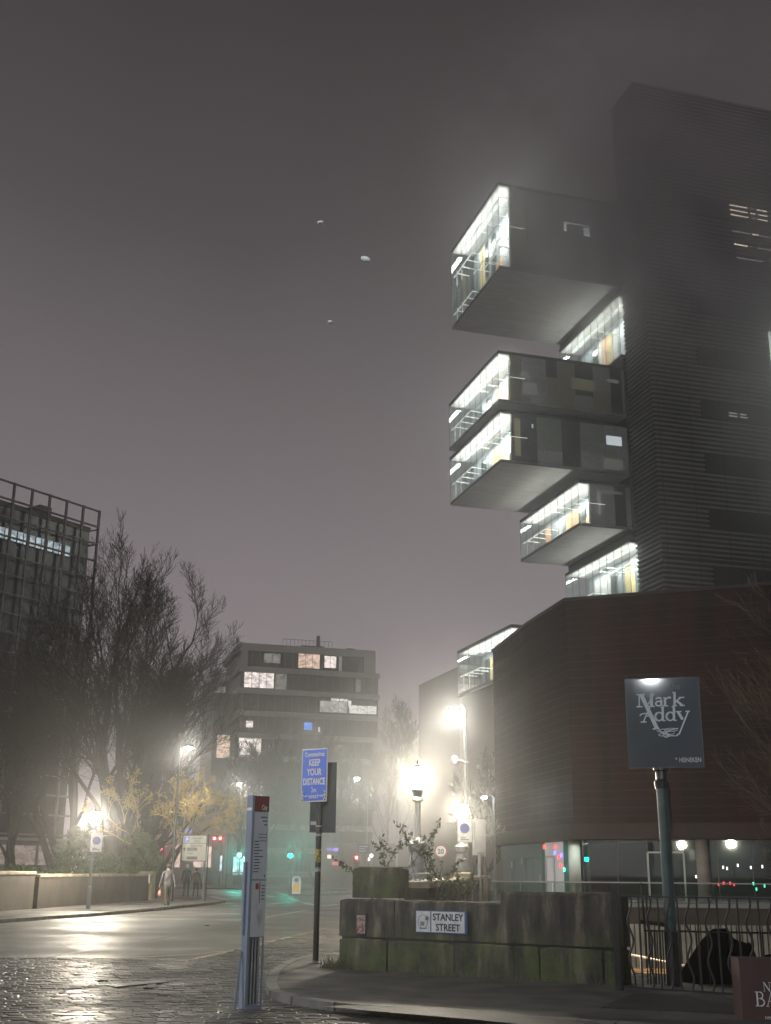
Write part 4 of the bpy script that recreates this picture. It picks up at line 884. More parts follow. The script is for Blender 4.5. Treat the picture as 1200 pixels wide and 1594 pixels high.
# 20 sign
p = W(686, 1325, 56); t = thing('speed_limit_sign', 'round 20 speed limit sign with a red ring, between the two globe lamps', 'sign', (p.x, p.y, 0))
b = MB(); b.tube((0, .05, 0), (0, .05, p.z+.2), .035); b.build('post', gmetal, t)
b = MB(); b.tube((0, -.01, p.z), (0, .01, p.z), .30, n=28); b.build('red_ring', M('sign_red', (.40, .02, .02), .4), t)
b = MB(); b.tube((0, -.016, p.z), (0, -.0101, p.z), .235, n=28); b.build('white_disc', signw, t)
text('20', .30, black, t, face(0, -.018, p.z-.11), bold=.008)
# blue direction sign, twin board, triangular sign on a pole
p = W(566, 1321, 92); t = thing('direction_sign', 'blue direction sign on two posts above the black stone block', 'sign', (p.x, p.y, 0))
b = MB(); b.tube((-.3, .04, 0), (-.3, .04, p.z), .04); b.tube((.3, .04, 0), (.3, .04, p.z), .04); b.build('posts', gmetal, t)
b = MB(); b.box(-.46, .46, -.02, .02, p.z-.34, p.z+.34); b.build('sign_panel', M('faded_blue_panel', (.09, .15, .36), .4), t)
b = MB(); b.box(-.36, .3, -.026, -.0205, p.z+.12, p.z+.19); b.box(-.36, .1, -.026, -.0205, p.z-.05, p.z+.02); b.box(-.36, .2, -.026, -.0205, p.z-.22, p.z-.15); b.build('printed_lines', signw, t)
p = W(533, 1332, 96); t = thing('information_board', 'pale twin notice board on a post right of the keep your distance pole', 'notice board', (p.x, p.y, 0))
b = MB(); b.tube((0, .05, 0), (0, .05, p.z+.6), .05); b.build('post', gmetal, t)
b = MB(); b.box(-.26, -.03, -.03, .02, p.z-.35, p.z+.35); b.box(.03, .26, -.03, .02, p.z-.35, p.z+.35); b.build('board', conc, t)
b = MB(); b.box(-.28, .28, -.03, .02, p.z+.38, p.z+.66); b.build('header_board', conc, t)
# small lit cycle signal cluster
p = W(578, 1332, 100); t = thing('belisha_beacon', 'small white crossing lamps on a post beside the blue direction sign', 'beacon', (p.x, p.y, 0))
b = MB(); b.tube((0, .05, 0), (0, .05, p.z), .05); b.build('post', wmetal, t)
b = MB(); b.ball((0, 0, p.z), .16, 10); b.ball((-.22, 0, p.z-.28), .13, 10); b.build('lamp_glass', EM('beacon_glow', (1, .98, .95), 3, False), t)
# parking guidance sign
p = W(316, 1320, 64); q = W(317, 1357, 64); t = thing('parking_sign', 'white parking guidance sign with two dark display slots near the three walkers', 'parking sign', (q.x-.04, q.y, .1))
zc = p.z-.1; b = MB(); b.tube((.05, .1, 0), (.05, .1, zc), .06, n=8); b.build('post', gmetal, t)
w_, h_ = 1.26, 1.40; ox = -.42+w_*.0
x0 = W(283, 1320, 64).x-t.location.x; x1 = W(322, 1320, 64).x-t.location.x; zt = W(300, 1300, 64).z-.1; zb = W(300, 1341, 64).z-.1
b = MB(); b.box(x0, x1, -.06, .05, zb, zt); b.build('sign_box', M('grey_green_frame', (.05, .06, .05), .5), t)
hh = zt-zb; ww = x1-x0
sgf = M('warm_white_face', (.50, .50, .44), .5, (.45, .45, .40), scale=4)
b = MB(); b.box(x0+.04, x1-.04, -.066, -.0605, zt-hh*.30, zt-.04); b.box(x0+.04, x1-.04, -.066, -.0605, zb+.04, zt-hh*.32); b.build('sign_face', sgf, t)
b = MB(); b.box(x0+ww*.10, x0+ww*.28, -.071, -.0665, zt-hh*.27, zt-hh*.07); b.build('parking_square', signb, t)
text('P', hh*.2, white, t, face(x0+ww*.19, -.073, zt-hh*.245), bold=.006)
text('Deansgate', hh*.115, black, t, face(x0+ww*.62, -.069, zt-hh*.14), sx=.82); text('Zone', hh*.115, black, t, face(x0+ww*.62, -.069, zt-hh*.26), sx=.9)
text('King St West', hh*.105, black, t, face(x0+ww*.58, -.069, zt-hh*.44), sx=.84); text('Other', hh*.105, black, t, face(x0+ww*.34, -.069, zt-hh*.73), sx=.9)
b = MB(); b.box(x0+ww*.22, x0+ww*.62, -.07, -.0665, zt-hh*.60, zt-hh*.48); b.box(x0+ww*.22, x0+ww*.64, -.07, -.0665, zt-hh*.93, zt-hh*.81); b.build('display_slot', dmetal, t)
b = MB(); b.tube((x0+ww*.11, -.068, zt-hh*.66), (x0+ww*.11, -.068, zt-hh*.52), .022, n=5); b.add([(x0+ww*.05, -.07, zt-hh*.54), (x0+ww*.17, -.07, zt-hh*.54), (x0+ww*.11, -.07, zt-hh*.47)], [(0, 1, 2)]); b.build('arrow', black, t)
pole('signpost', 'thin dark post standing just right of the parking sign', 'post', 322, 1300, 63, r=.035, m=dmetal)

# ================================================================== FAR STREET: shopfronts, railings, pavilion
def shop(label, px0, px1, py0, py1, Y, wins, zt=None, m=darkclad):
    a, c = W(px0, 1357, Y), W(px1, 1357, Y); zt = zt or W(px0, py0, Y).z; t = thing('shop_front', label, 'shop', (a.x, a.y, 0))
    b = MB(); b.box(0, c.x-a.x, .05, 6, 0, zt); b.build('shop_wall', m, t)
    for (u0, u1, v0, v1, mm, nm) in wins:
        A, Bq = W(u0, v1, Y), W(u1, v0, Y); b = MB(); b.box(A.x-a.x, Bq.x-a.x, -.02, .03, max(A.z, .12), Bq.z); o = b.build(nm, mm, t)
        b = MB(); n_ = max(1, int((Bq.x-A.x)/.9))
        for k in range(n_+1): xx = A.x-a.x+(Bq.x-A.x)*k/n_; b.box(xx-.03, xx+.03, -.06, -.021, max(A.z, .12), Bq.z)
        b.build('glazing_bar', dmetal, o)
    return t
sE = lambda n, c, s: M(n, (.08, .08, .08), .5, emit=c, estr=s*1.6, scale=1.5, sample=False, evar=1.6)
shop('lit shop with violet and pink windows behind the golden tree', 232, 332, 1270, 1360, 130, (
    (286, 300, 1290, 1318, sE('violet_sign', (.35, .35, 1), 1.3), 'lit_sign'), (236, 262, 1300, 1318, sE('pink_window', (1, .45, .45), .55), 'shop_window'), (266, 282, 1312, 1350, sE('peach_window', (1, .72, .62), .7), 'shop_window'),
    (300, 330, 1318, 1350, sE('peach_window', (1, .72, .62), .7), 'shop_window'), (262, 284, 1296, 1306, sE('rose_sign', (.9, .6, .7), .6), 'lit_sign')), m=M('rose_render', (.20, .16, .155), .8))
shop('cyan and white lit shop windows low between the bus stop and the yellow bollard', 334, 402, 1296, 1366, 134, (
    (341, 350, 1332, 1356, sE('cold_window', (.75, .85, 1), .9), 'shop_window'), (356, 384, 1334, 1357, sE('cyan_window', (.5, 1, .95), 1.3), 'shop_window'), (351, 358, 1316, 1326, sE('blue_sign', (.1, .35, 1), 1.2), 'lit_sign'), (358, 396, 1359, 1362, sE('cold_window', (.75, .85, 1), .9), 'lit_sill')), m=M('dark_shop_wall', (.06, .065, .06), .8))
shop('low pavilion with violet and red lights right of the keep your distance pole', 500, 640, 1312, 1362, 116, (
    (508, 527, 1320, 1325, sE('violet_sign2', (.35, .25, 1), 1.3), 'lit_sign'), (509, 516, 1331, 1336, sE('peach_sign', (1, .6, .5), 1.6), 'lit_sign'), (516, 527, 1342, 1347, sE('red_sign', (1, .1, .15), 1.0), 'lit_sign')), m=M('grey_pavilion_wall', (.13, .13, .125), .8))
shop('dim red lit shop behind the evergreen bush', 160, 205, 1290, 1350, 100, ((165, 182, 1318, 1334, sE('red_window', (1, .22, .25), .75), 'shop_window'), (186, 200, 1318, 1330, sE('red_window', (1, .22, .25), .75), 'shop_window')))
FR = thing('far_railing', 'low dark railing along the far pavement behind the bus stop', 'railing', (*W(325, 1357, 113)[:2], .12)); b = MB(); L_ = W(485, 1357, 113).x-W(325, 1357, 113).x
b.tube((0, 0, 1.15), (L_, 0, 1.15), .04); b.tube((0, 0, .15), (L_, 0, .15), .03); k = 0
while k*.16 < L_: b.tube((k*.16, 0, 0), (k*.16, 0, 1.15), .02, n=4); k += 1
b.build('bars', gmetal, FR)
# far twin columns seen between the bus stop and the tree
for px in (349, 358):
    q = W(px, 1357, 118); t = thing('concrete_pillar', 'pale slim concrete pillar '+('left' if px < 352 else 'right')+' of the pair behind the parking sign and bus stop', 'pillar', (q.x, q.y, 0)); b = MB(); b.lathe([(.34, 0), (.34, .3), (.27, .32), (.25, 6.5), (.34, 6.6), (.34, 6.8)], 12); b.build('shaft', conc, t)
# ================================================================== BUS STOP TOTEM
BS = thing('bus_stop', 'tall blue-grey bus stop totem with a red header and timetable panels', 'bus stop', (*G(389, 1572)[:2], 0), .55)
# local: panel face looks along -y; long side to the right
Hb = 2.50; wb_ = .36; db = .24
b = MB(); b.box(-wb_/2, wb_/2, -db/2, db/2, .0, .06); b.box(-wb_/2, -wb_/2+.045, -db/2, db/2, .06, Hb); b.box(-wb_/2+.045, wb_/2, -db/2+.02, db/2-.02, .82, Hb-.003); b.box(wb_/2-.03, wb_/2-.002, -db/2, -db/2+.03, .06, .82)
b.build('body', bluegrey, BS)
b = MB()
for k in range(4): x = -wb_/2+.09+k*.065; b.tube((x, -.045, .06), (x, -.045, .815), .022, n=8)
b.build('support_tubes', M('galvanised_tube', (.30, .32, .33), .35, (.20, .215, .22), metal=.6, scale=3), BS)
b = MB(); b.box(-wb_/2+.05, wb_/2-.035, .02, .05, .06, .815); b.build('rear_plate', dmetal, BS)
pm = M('timetable_panel', (.48, .52, .56), .3, (.40, .44, .48), scale=3)
b = MB(); b.box(-wb_/2+.055, wb_/2-.004, -db/2+.0, -db/2+.018, 1.50, Hb-.20); b.build('route_panel', pm, BS)
b = MB(); b.box(-wb_/2+.055, wb_/2-.004, -db/2+.0, -db/2+.018, .83, 1.48)
b.build('timetable_panel', M('scratched_panel', (.46, .48, .50), .35, (.24, .245, .25), scale=9, lo=.52, hi=.70, stretch=(1, 1, .35)), BS)
b = MB(); b.box(-wb_/2+.05, wb_/2, -db/2-.004, -db/2+.016, Hb-.19, Hb-.004); hd = b.build('red_header', M('dark_red_header', (.16, .012, .018), .35, (.12, .01, .014)), BS)
def onface(x, z): return Matrix.Translation((x, -db/2-.003, z)) @ Matrix.Rotation(math.pi/2, 4, 'X')
text('City', .085, white, BS, onface(.08, Hb-.17), sx=.8)
BS.scale = (.64, .68, 1)
rn = random.Random(3); b = MB()
for k, w in enumerate((.14, .10, .07)): b.box(wb_/2-.03-w, wb_/2-.03, -db/2-.003, -db/2-.0005, Hb-.27-k*.045, Hb-.255-k*.045)
for k, w in enumerate((.16, .17, .15)): b.box(wb_/2-.04-w, wb_/2-.04, -db/2-.003, -db/2-.0005, Hb-.47-k*.04, Hb-.462-k*.04)
b.box(wb_/2-.035, wb_/2-.028, -db/2-.003, -db/2-.0005, Hb-.56, Hb-.44)
for k, w in enumerate((.09, .10, .11, .17, .10, .19, .11, .13, .11, .13, .10)): b.box(-wb_/2+.075, -wb_/2+.075+w, -db/2-.003, -db/2-.0005, Hb-.56-k*.036, Hb-.548-k*.036)
b.box(wb_/2-.06, wb_/2-.035, -db/2-.003, -db/2-.0005, 1.52, 1.55)
for k in range(5): b.box(wb_/2-.10, wb_/2-.03, -db/2-.003, -db/2-.0005, 1.42-k*.04, 1.432-k*.04)
b.box(wb_/2-.145, wb_/2-.13, -db/2-.003, -db/2-.0005, 1.22, 1.47)
b.build('printed_text', M('dark_grey_print', (.06, .065, .075), .5), BS)
b = MB(); b.box(-wb_/2+.13, -wb_/2+.20, -db/2-.003, -db/2-.0005, 1.38, 1.45); b.build('red_logo', M('sign_red', (.4, .02, .02), .4), BS)
b = MB(); b.box(-wb_/2-.004, -wb_/2-.0005, -db/2+.02, db/2-.02, Hb-.18, Hb-.145); b.build('white_label', white, BS)
b = MB(); b.tube((-wb_/2-.12, .05, 0), (-wb_/2-.02, .06, .66), .022, .018, n=6); b.box(-wb_/2-.035, -wb_/2-.002, .02, .10, .85, 1.7); b.build('loose_rail', bluegrey, BS)

# ================================================================== KEEP YOUR DISTANCE POST
kp = G(491, 1500, .1); KD = thing('distance_sign', 'blue keep your distance sign and a grey sign back on one black pole', 'sign post', (kp.x, kp.y, .1), .0)
zt = W(497, 1168, kp.y).z-.1
b = MB(); b.tube((0, 0, -.05), (0, 0, zt), .052, n=12); b.tube((0, 0, zt), (0, 0, zt+.03), .056, n=12); b.build('pole', dmetal, KD)
SP = bpy.data.objects.new('sign_panel', None)
bpy.data.objects.remove(SP)
Rz = Matrix.Rotation(-.62, 4, 'Z')   # turned to face left of the viewer
zc = (W(489, 1207, kp.y).z)-.1
T_ = Matrix.Translation((-.02, -.11, zc)) @ Rz @ Matrix.Translation((-.09, 0, 0))
sw_, sh_ = .58, .92
b = MB(); b.box(-sw_/2, sw_/2, -.012, .0, -sh_/2, sh_/2, T=T_); b.build('sign_rim', white, KD)
b = MB(); b.box(-sw_/2+.018, sw_/2-.018, -.016, -.0125, -sh_/2+.018, sh_/2-.018, T=T_); b.build('sign_panel', signb, KD)
def kt(s, size, z, x=0, sx=.8, bold=.004): return text(s, size, white, KD, T_ @ Matrix.Translation((x, -.018, z)) @ Matrix.Rotation(math.pi/2, 4, 'X'), sx=sx, bold=bold)
kt('Coronavirus', .11, .325, sx=.80, bold=.002); kt('KEEP', .16, .165, sx=.74); kt('YOUR', .16, .0, sx=.74); kt('DISTANCE', .16, -.165, sx=.66); kt('2m', .12, -.295, bold=.001); kt('APART', .085, -.40, sx=.8, bold=.001)
b = MB(); f = lambda *p: T_ @ Vector(p)
def person_icon(x, s):
    b.ball(f(x, -.02, -.285), .022, 8)
    for a, c in (((x, -.31), (x, -.38)), ((x, -.38), (x-.045*s, -.45)), ((x, -.38), (x+.04*s, -.45)), ((x, -.325), (x-.05*s, -.36)), ((x, -.325), (x+.045*s, -.37))): b.tube(f(a[0], -.02, a[1]), f(c[0], -.02, c[1]), .011, n=5)
person_icon(-.25, 1); person_icon(.25, -1)
b.tube(f(-.18, -.02, -.36), f(-.10, -.02, -.36), .008, n=4); b.tube(f(.18, -.02, -.36), f(.10, -.02, -.36), .008, n=4)
for s_ in (-1, 1): b.add([f(s_*.20, -.02, -.36), f(s_*.165, -.02, -.335), f(s_*.165, -.02, -.385)], [(0, 1, 2), (2, 1, 0)])
b.build('walker_symbols', white, KD)
z1 = W(500, 1186, kp.y).z-.1; z0 = W(500, 1296, kp.y).z-.1; xa = W(482, 1250, kp.y).x-kp.x; xb = W(523, 1250, kp.y).x-kp.x
b = MB(); b.box(xa+.005, xb, .06, .075, z0, z1); b.build('sign_back', M('grey_sign_back', (.055, .085, .092), .5, (.042, .068, .074), scale=3), KD)
b = MB(); b.box(xa+.02, xb-.02, .045, .0595, z0+.08, z0+.11); b.box(xa+.02, xb-.02, .045, .0595, z1-.12, z1-.09); b.build('stiffening_rail', M('grey_sign_back2', (.06, .08, .09), .5), KD)
b = MB(); b.box(xa+.02, xa+.12, .052, .0595, z0+.13, z0+.19); b.tube((0, 0, z0+.10), (0, 0, z0+.115), .058, n=12); b.build('white_sticker', white, KD)
zy = W(495, 1333, kp.y).z-.1
b = MB(); b.tube((0, 0, zy-.10), (0, 0, zy+.12), .0545, n=12); b.build('yellow_sticker', M('yellow_sticker', (.50, .40, .06), .5, (.10, .09, .04), scale=25, lo=.5, hi=.55), KD)
b = MB(); b.tube((0, 0, zy-.26), (0, 0, zy-.18), .0545, n=12); b.tube((0, 0, zy+.34), (0, 0, zy+.38), .0542, n=12); b.build('pale_sticker', M('pale_sticker', (.40, .42, .42), .5, (.12, .12, .12), scale=20, lo=.5, hi=.56), KD)
b = MB(); b.lathe([(.12, .0), (.12, .012), (.07, .03), (.055, .05)], 14); b.build('base_collar', M('grey_base', (.20, .19, .18), .6), KD)

# ================================================================== PUB SIGN
ps = G(1056, 1537, .1); PS = thing('pub_sign', 'large slate-grey pub sign board reading the Mark Addy on a teal post behind the railing', 'pub sign', (ps.x, ps.y+.25, -.2), -.26)
Yp = ps.y+.25
zT = W(1030, 1057, Yp).z+.2; zB = W(1030, 1196, Yp).z+.2; xL = W(977, 1130, Yp).x-ps.x; xR = W(1090, 1130, Yp).x-ps.x
xm = (W(1041, 1210, Yp).x-ps.x)
b = MB(); b.tube((0.0, 0, 0), (0.0, 0, zB-.25), .085, n=14); b.build('post', teal, PS)
b = MB(); b.tube((0.0, 0, 0), (0.0, 0, W(1050, 1450, Yp).z+.2), .10, n=14); b.build('post_base', dmetal, PS)
b = MB(); b.lathe([(.105, zB-.30), (.12, zB-.20), (.085, zB-.16), (.085, zB-.05), (.12, zB-.03), (.12, zB)], 14); b.tube((.10, 0, zB-.9), (.10, 0, zB-.3), .012, n=5); b.build('post_head', dmetal, PS)
tilt = Matrix.Translation(((xL+xR)/2, 0, (zT+zB)/2))
hw, hh = (xR-xL)/2, (zT-zB)/2
b = MB(); b.box(-hw, hw, -.09, .07, -hh, hh, T=tilt); b.build('sign_box', M('dark_sign_edge', (.03, .04, .045), .4), PS)
facem = M('slate_sign_face', (.050, .078, .098), .035, (.042, .066, .084), scale=1.2, bump=.015, bscale=2.2, spec=.6, bdist=.01)
b = MB(); b.box(-hw+.012, hw-.012, -.096, -.0905, -hh+.012, hh-.012, T=tilt); b.build('sign_face', facem, PS)
ltr = M('pale_blue_lettering', (.72, .82, .88), .5, (.62, .72, .78), scale=12)
K = 2*hh/672.0
def SX(x, y): return (x-113-(y-95)*.050-268)*(2*hw/535.0), (93-y+336-8)*K
def stroke(b, pts, w, depth=.005, raw=False):
    """flat ribbon of varying width following pts in sign coordinates"""
    P = [Vector(SX(*p)) if not raw else Vector(p) for p in pts]; ws = w if isinstance(w, (list, tuple)) else [w]*len(P); ws = [x*(K*1.22 if not raw else 1) for x in ws]
    Lf = []; Rt = []
    for i, p in enumerate(P):
        d = (P[min(i+1, len(P)-1)]-P[max(i-1, 0)]); d = d.normalized() if d.length > 1e-9 else Vector((1, 0)); n = Vector((-d.y, d.x)); Lf.append(p+n*ws[i]/2); Rt.append(p-n*ws[i]/2)
    for i in range(len(P)-1):
        q = [Lf[i], Rt[i], Rt[i+1], Lf[i+1]]; vs = [tilt @ Vector((v.x, -.0985-depth*.1*(i % 2), v.y)) for v in q]; b.add(vs, [(0, 1, 2, 3)])
def arc(cx, cy, rx, ry, a0, a1, n=14): return [(cx+rx*math.cos(math.radians(a0+(a1-a0)*i/n)), cy-ry*math.sin(math.radians(a0+(a1-a0)*i/n))) for i in range(n+1)]
def lc_a(b, x, base, h=66, w=60):
    stroke(b, arc(x+w*.45, base-h+16, w*.33, 14, 175, 20, 8), [4, 8, 9, 9, 10, 11, 12, 13, 14]); stroke(b, [(x+w*.78, base-h+18), (x+w*.78, base-8), (x+w*.98, base-2)], [14, 14, 6])
    stroke(b, arc(x+w*.44, base-20, w*.32, 18, 0, 360, 18), 9); stroke(b, arc(x+w*.35, base-20, w*.22, 15, 90, 270, 8), 11)
def lc_d(b, x, base, h=68, w=72, asc=108):
    stroke(b, arc(x+w*.46, base-h/2, w*.36, h*.46, 0, 360, 22), 9); stroke(b, arc(x+w*.34, base-h/2, w*.24, h*.38, 90, 270, 10), 14)
    stroke(b, [(x+w*.84, base-asc), (x+w*.84, base-2)], 15); stroke(b, [(x+w*.62, base-asc+4), (x+w*.96, base-asc+4)], 7); stroke(b, [(x+w*.80, base-3), (x+w*1.12, base-3)], 7)
b = MB(); bl = 300
stroke(b, [(222, 208), (222, 298)], 8); stroke(b, [(200, 208), (262, 208)], 8); stroke(b, [(202, 300), (246, 300)], 8)
stroke(b, [(236, 208), (350, 470)], 24); stroke(b, [(282, 290), (330, 205)], 8)        # first diagonal runs on as the A's long leg
stroke(b, [(310, 205), (310, 298)], 19); stroke(b, [(300, 205), (330, 205)], 8); stroke(b, [(280, 300), (334, 300)], 8)
lc_a(b, 334, bl, 66, 60)
stroke(b, [(408, 236), (408, 298)], 15); stroke(b, [(394, 238), (412, 238)], 7); stroke(b, [(392, 299), (430, 299)], 7); stroke(b, arc(436, 254, 22, 18, 170, 50, 6), [8, 8, 9, 10, 11, 12, 13])
stroke(b, [(476, 196), (476, 298)], 15); stroke(b, [(460, 199), (480, 199)], 7); stroke(b, [(460, 299), (494, 299)], 7); stroke(b, [(480, 268), (524, 238)], 8); stroke(b, [(490, 262), (530, 298)], 15); stroke(b, [(506, 238), (546, 238)], 7); stroke(b, [(512, 299), (548, 299)], 7)
bl = 412
stroke(b, [(300, 300), (252, 414)], 8); stroke(b, [(232, 416), (274, 416)], 8); stroke(b, arc(262, 366, 34, 14, 200, 20, 8), 7); stroke(b, [(278, 372), (326, 372)], 7)
stroke(b, [(318, 470), (366, 466)], 8)
lc_d(b, 330, bl); lc_d(b, 410, bl)
stroke(b, [(500, 346), (532, 404)], 17); stroke(b, [(484, 344), (524, 344)], 8); stroke(b, [(572, 344), (508, 506), (486, 524)], [9, 9, 9]); stroke(b, [(552, 344), (584, 342)], 8)
# flourish
for (cx, cy, rx, ry) in ((395, 484, 46, 12), (432, 500, 46, 13), (400, 514, 40, 10), (450, 478, 48, 11)):
    stroke(b, arc(cx, cy, rx, ry, 20, 340, 20), 3.6)
stroke(b, [(360, 476), (400, 506), (440, 522), (486, 524)], 6); stroke(b, [(500, 468), (440, 480), (390, 520), (410, 534), (440, 524)], 6)
b.build('lettering', ltr, PS)
def pst(s, size, x, y, m=ltr, sx=1, bold=0):
    X, Z = SX(x, y); return text(s, size, m, PS, tilt @ Matrix.Translation((X, -.0975, Z)) @ Matrix.Rotation(math.pi/2, 4, 'X'), sx=sx, bold=bold)
pst('the', .135, 478, 176, M('grey_lettering', (.16, .20, .22), .5)); pst('HEINEKEN', .095, 582, 718, M('pale_grey_lettering', (.75, .8, .8), .5), sx=.72, bold=.001)
b = MB()
for k in range(5):
    a = math.pi/2+k*2*math.pi/5; X, Z = SX(484, 692); c = Vector((X, -.098, Z)); b.add([tilt @ (c+Vector((math.cos(a)*.028, 0, math.sin(a)*.028))), tilt @ (c+Vector((math.cos(a+2.2)*.010, 0, math.sin(a+2.2)*.010))), tilt @ (c+Vector((math.cos(a-2.2)*.010, 0, math.sin(a-2.2)*.010)))], [(0, 1, 2), (2, 1, 0)])
b.build('star', white, PS)

# ================================================================== WAVY RAILING
rl = G(962, 1541, .1); rr = Vector((rl.x, rl.y)); r2 = G(1290, 1562, .1); dr = (Vector((r2.x, r2.y))-rr); RL = dr.length; RA = math.atan2(dr.y, dr.x)
RG = thing('wavy_railing', 'black wrought-iron railing with alternate straight and wavy bars beside the stone wall', 'railing', (rl.x, rl.y, .1), RA)
Hr = 1.20; b = MB(); b.box(-.02, .07, -.045, .045, -.05, Hr+.18); b.build('end_post', dmetal, RG)
b = MB(); b.box(0, RL, -.014, .014, Hr, Hr+.02); b.build('top_rail', dmetal, RG)
b = MB(); b.box(0, RL, -.014, .014, .03, .055); b.build('bottom_rail', dmetal, RG)
rn = random.Random(2); k = 0; x = .22
while x < RL:
    b = MB()
    if k % 2 == 0:
        ph = rn.uniform(-.3, .3); pts = [(x+.036*math.sin(2*math.pi*(i/20*2.35)+ph), 0, .045+(Hr-.04)*i/20) for i in range(21)]; b.path(pts, .015, 6); b.build('wavy_bar', dmetal, RG)
    else: b.tube((x, 0, .045), (x+.0, 0, Hr), .014, n=6); b.build('straight_bar', dmetal, RG)
    x += .135; k += 1
# stair gate and lower railing behind
R3g = thing('stair_railing', 'second lower black railing and stacked gate at the head of the river stairs', 'railing', (rl.x+.60, rl.y+.9, -.3), RA*.4)
b = MB()
for i in range(11): x = .0+i*.035+.004*i; b.tube((x, (i % 3)*.03, 0), (x+.01, (i % 3)*.03, 1.12), .010, n=5)
b.tube((-.02, 0, 1.12), (.5, 0, 1.12), .014); b.tube((-.06, 0, 1.24), (.34, 0, 1.20), .03, n=6); b.tube((.0, .02, 1.1), (-.02, .02, 1.78), .016, n=5); b.tube((.05, .02, 1.1), (.04, .02, 1.72), .014, n=5); b.build('folded_gate', dmetal, R3g)
b = MB(); b.tube((.5, .02, 1.12), (2.2, .02, 1.12), .014); x = .72
while x < 2.1: b.tube((x, .02, -.2), (x, .02, 1.12), .009, n=5); x += .15
b.build('rail_bars', dmetal, R3g)
# tarpaulin heap
TP = thing('tarpaulin_heap', 'black tarpaulin slung over something sloping, behind the wavy railing at right', 'tarpaulin', (4.9, 17.2, -.6), RA)
sil = [(1062, 1548), (1085, 1515), (1105, 1487), (1120, 1465), (1133, 1451), (1150, 1450), (1158, 1462), (1172, 1470), (1186, 1472), (1190, 1488), (1206, 1500), (1215, 1548)]
Yt = 17.9; f_ = [W(x, y, Yt) for x, y in sil]; o0_ = Vector(TP.location); vs = []; rn = random.Random(6); inv = parent_mat(TP).inverted()
nS = len(f_)
for j in range(7):
    t = j/6.0
    for i, p in enumerate(f_):
        sq = math.sin(math.pi*(.12+.76*t)); zz = -.6+(p.z+.6)*min(1, .55+.5*sq); xx = p.x+(t-.5)*.1; vs.append(inv @ Vector((xx+rn.uniform(-.02, .02), Yt+.05+t*1.3, zz+rn.uniform(-.02, .02))))
fs = [(j*nS+i, j*nS+i+1, (j+1)*nS+i+1, (j+1)*nS+i) for j in range(6) for i in range(nS-1)]
kf = len(vs)
vs += [inv @ Vector((p.x, Yt+.0, -.6)) for p in f_]+[inv @ Vector((p.x, Yt+1.4, -.6)) for p in f_]
fs += [(kf+i, kf+i+1, i+1, i) for i in range(nS-1)]+[(6*nS+i, 6*nS+i+1, kf+nS+i+1, kf+nS+i) for i in range(nS-1)]
b = MB(); b.add(vs, fs); b.build('cover', M('black_tarpaulin', (.004, .004, .004), .95, (.007, .007, .007), scale=6, bump=.5, bscale=3, spec=.0), TP, smooth=True)
b = MB(); p = W(1190, 1490, Yt-.02); q = W(1203, 1486, Yt-.02); b.tube(inv @ p, inv @ q, .03, .012, n=6); b.build('loose_flap', MATS['black_tarpaulin'], TP)

# ================================================================== PLANTER
pw0 = G(1158, 1603); PL = thing('planter_box', 'brown planter box with a white wordmark at the bottom right corner', 'planter', (pw0.x, pw0.y, 0), -.10)
plm = M('brown_planter', (.085, .040, .032), .5, (.055, .028, .024), scale=1.6, bump=.1)
zt_ = W(1150, 1493, pw0.y).z
b = MB(); W_ = 1.35; b.box(0, W_, 0, .03, .02, zt_); b.box(0, .03, .031, .5, .02, zt_-.001); b.box(W_-.03, W_, .031, .5, .02, zt_-.001); b.box(.031, W_-.031, .47, .5, .02, zt_-.002); b.build('box', plm, PL)
b = MB(); b.box(.031, W_-.031, .031, .469, zt_-.12, zt_-.06); b.build('soil', bark, PL)
b = MB(); b.box(-.01, W_+.01, -.01, .035, zt_-.004, zt_+.012); b.build('rim', plm, PL)
def serif(b, segs, ox, oz, s):
    for pts, w in segs:
        P = [Vector((ox+x*s, oz+z*s)) for x, z in pts]
        for i in range(len(P)-1):
            d = (P[i+1]-P[i]).normalized(); n = Vector((-d.y, d.x))*w*s/2; q = [P[i]+n, P[i]-n, P[i+1]-n, P[i+1]+n]; b.add([(v.x, -.0125-.0006*(i % 2), v.y) for v in q], [(0, 1, 2, 3)])
ar = lambda cx, cz, rx, rz, a0, a1, n=12: [(cx+rx*math.cos(math.radians(a0+(a1-a0)*i/n)), cz+rz*math.sin(math.radians(a0+(a1-a0)*i/n))) for i in range(n+1)]
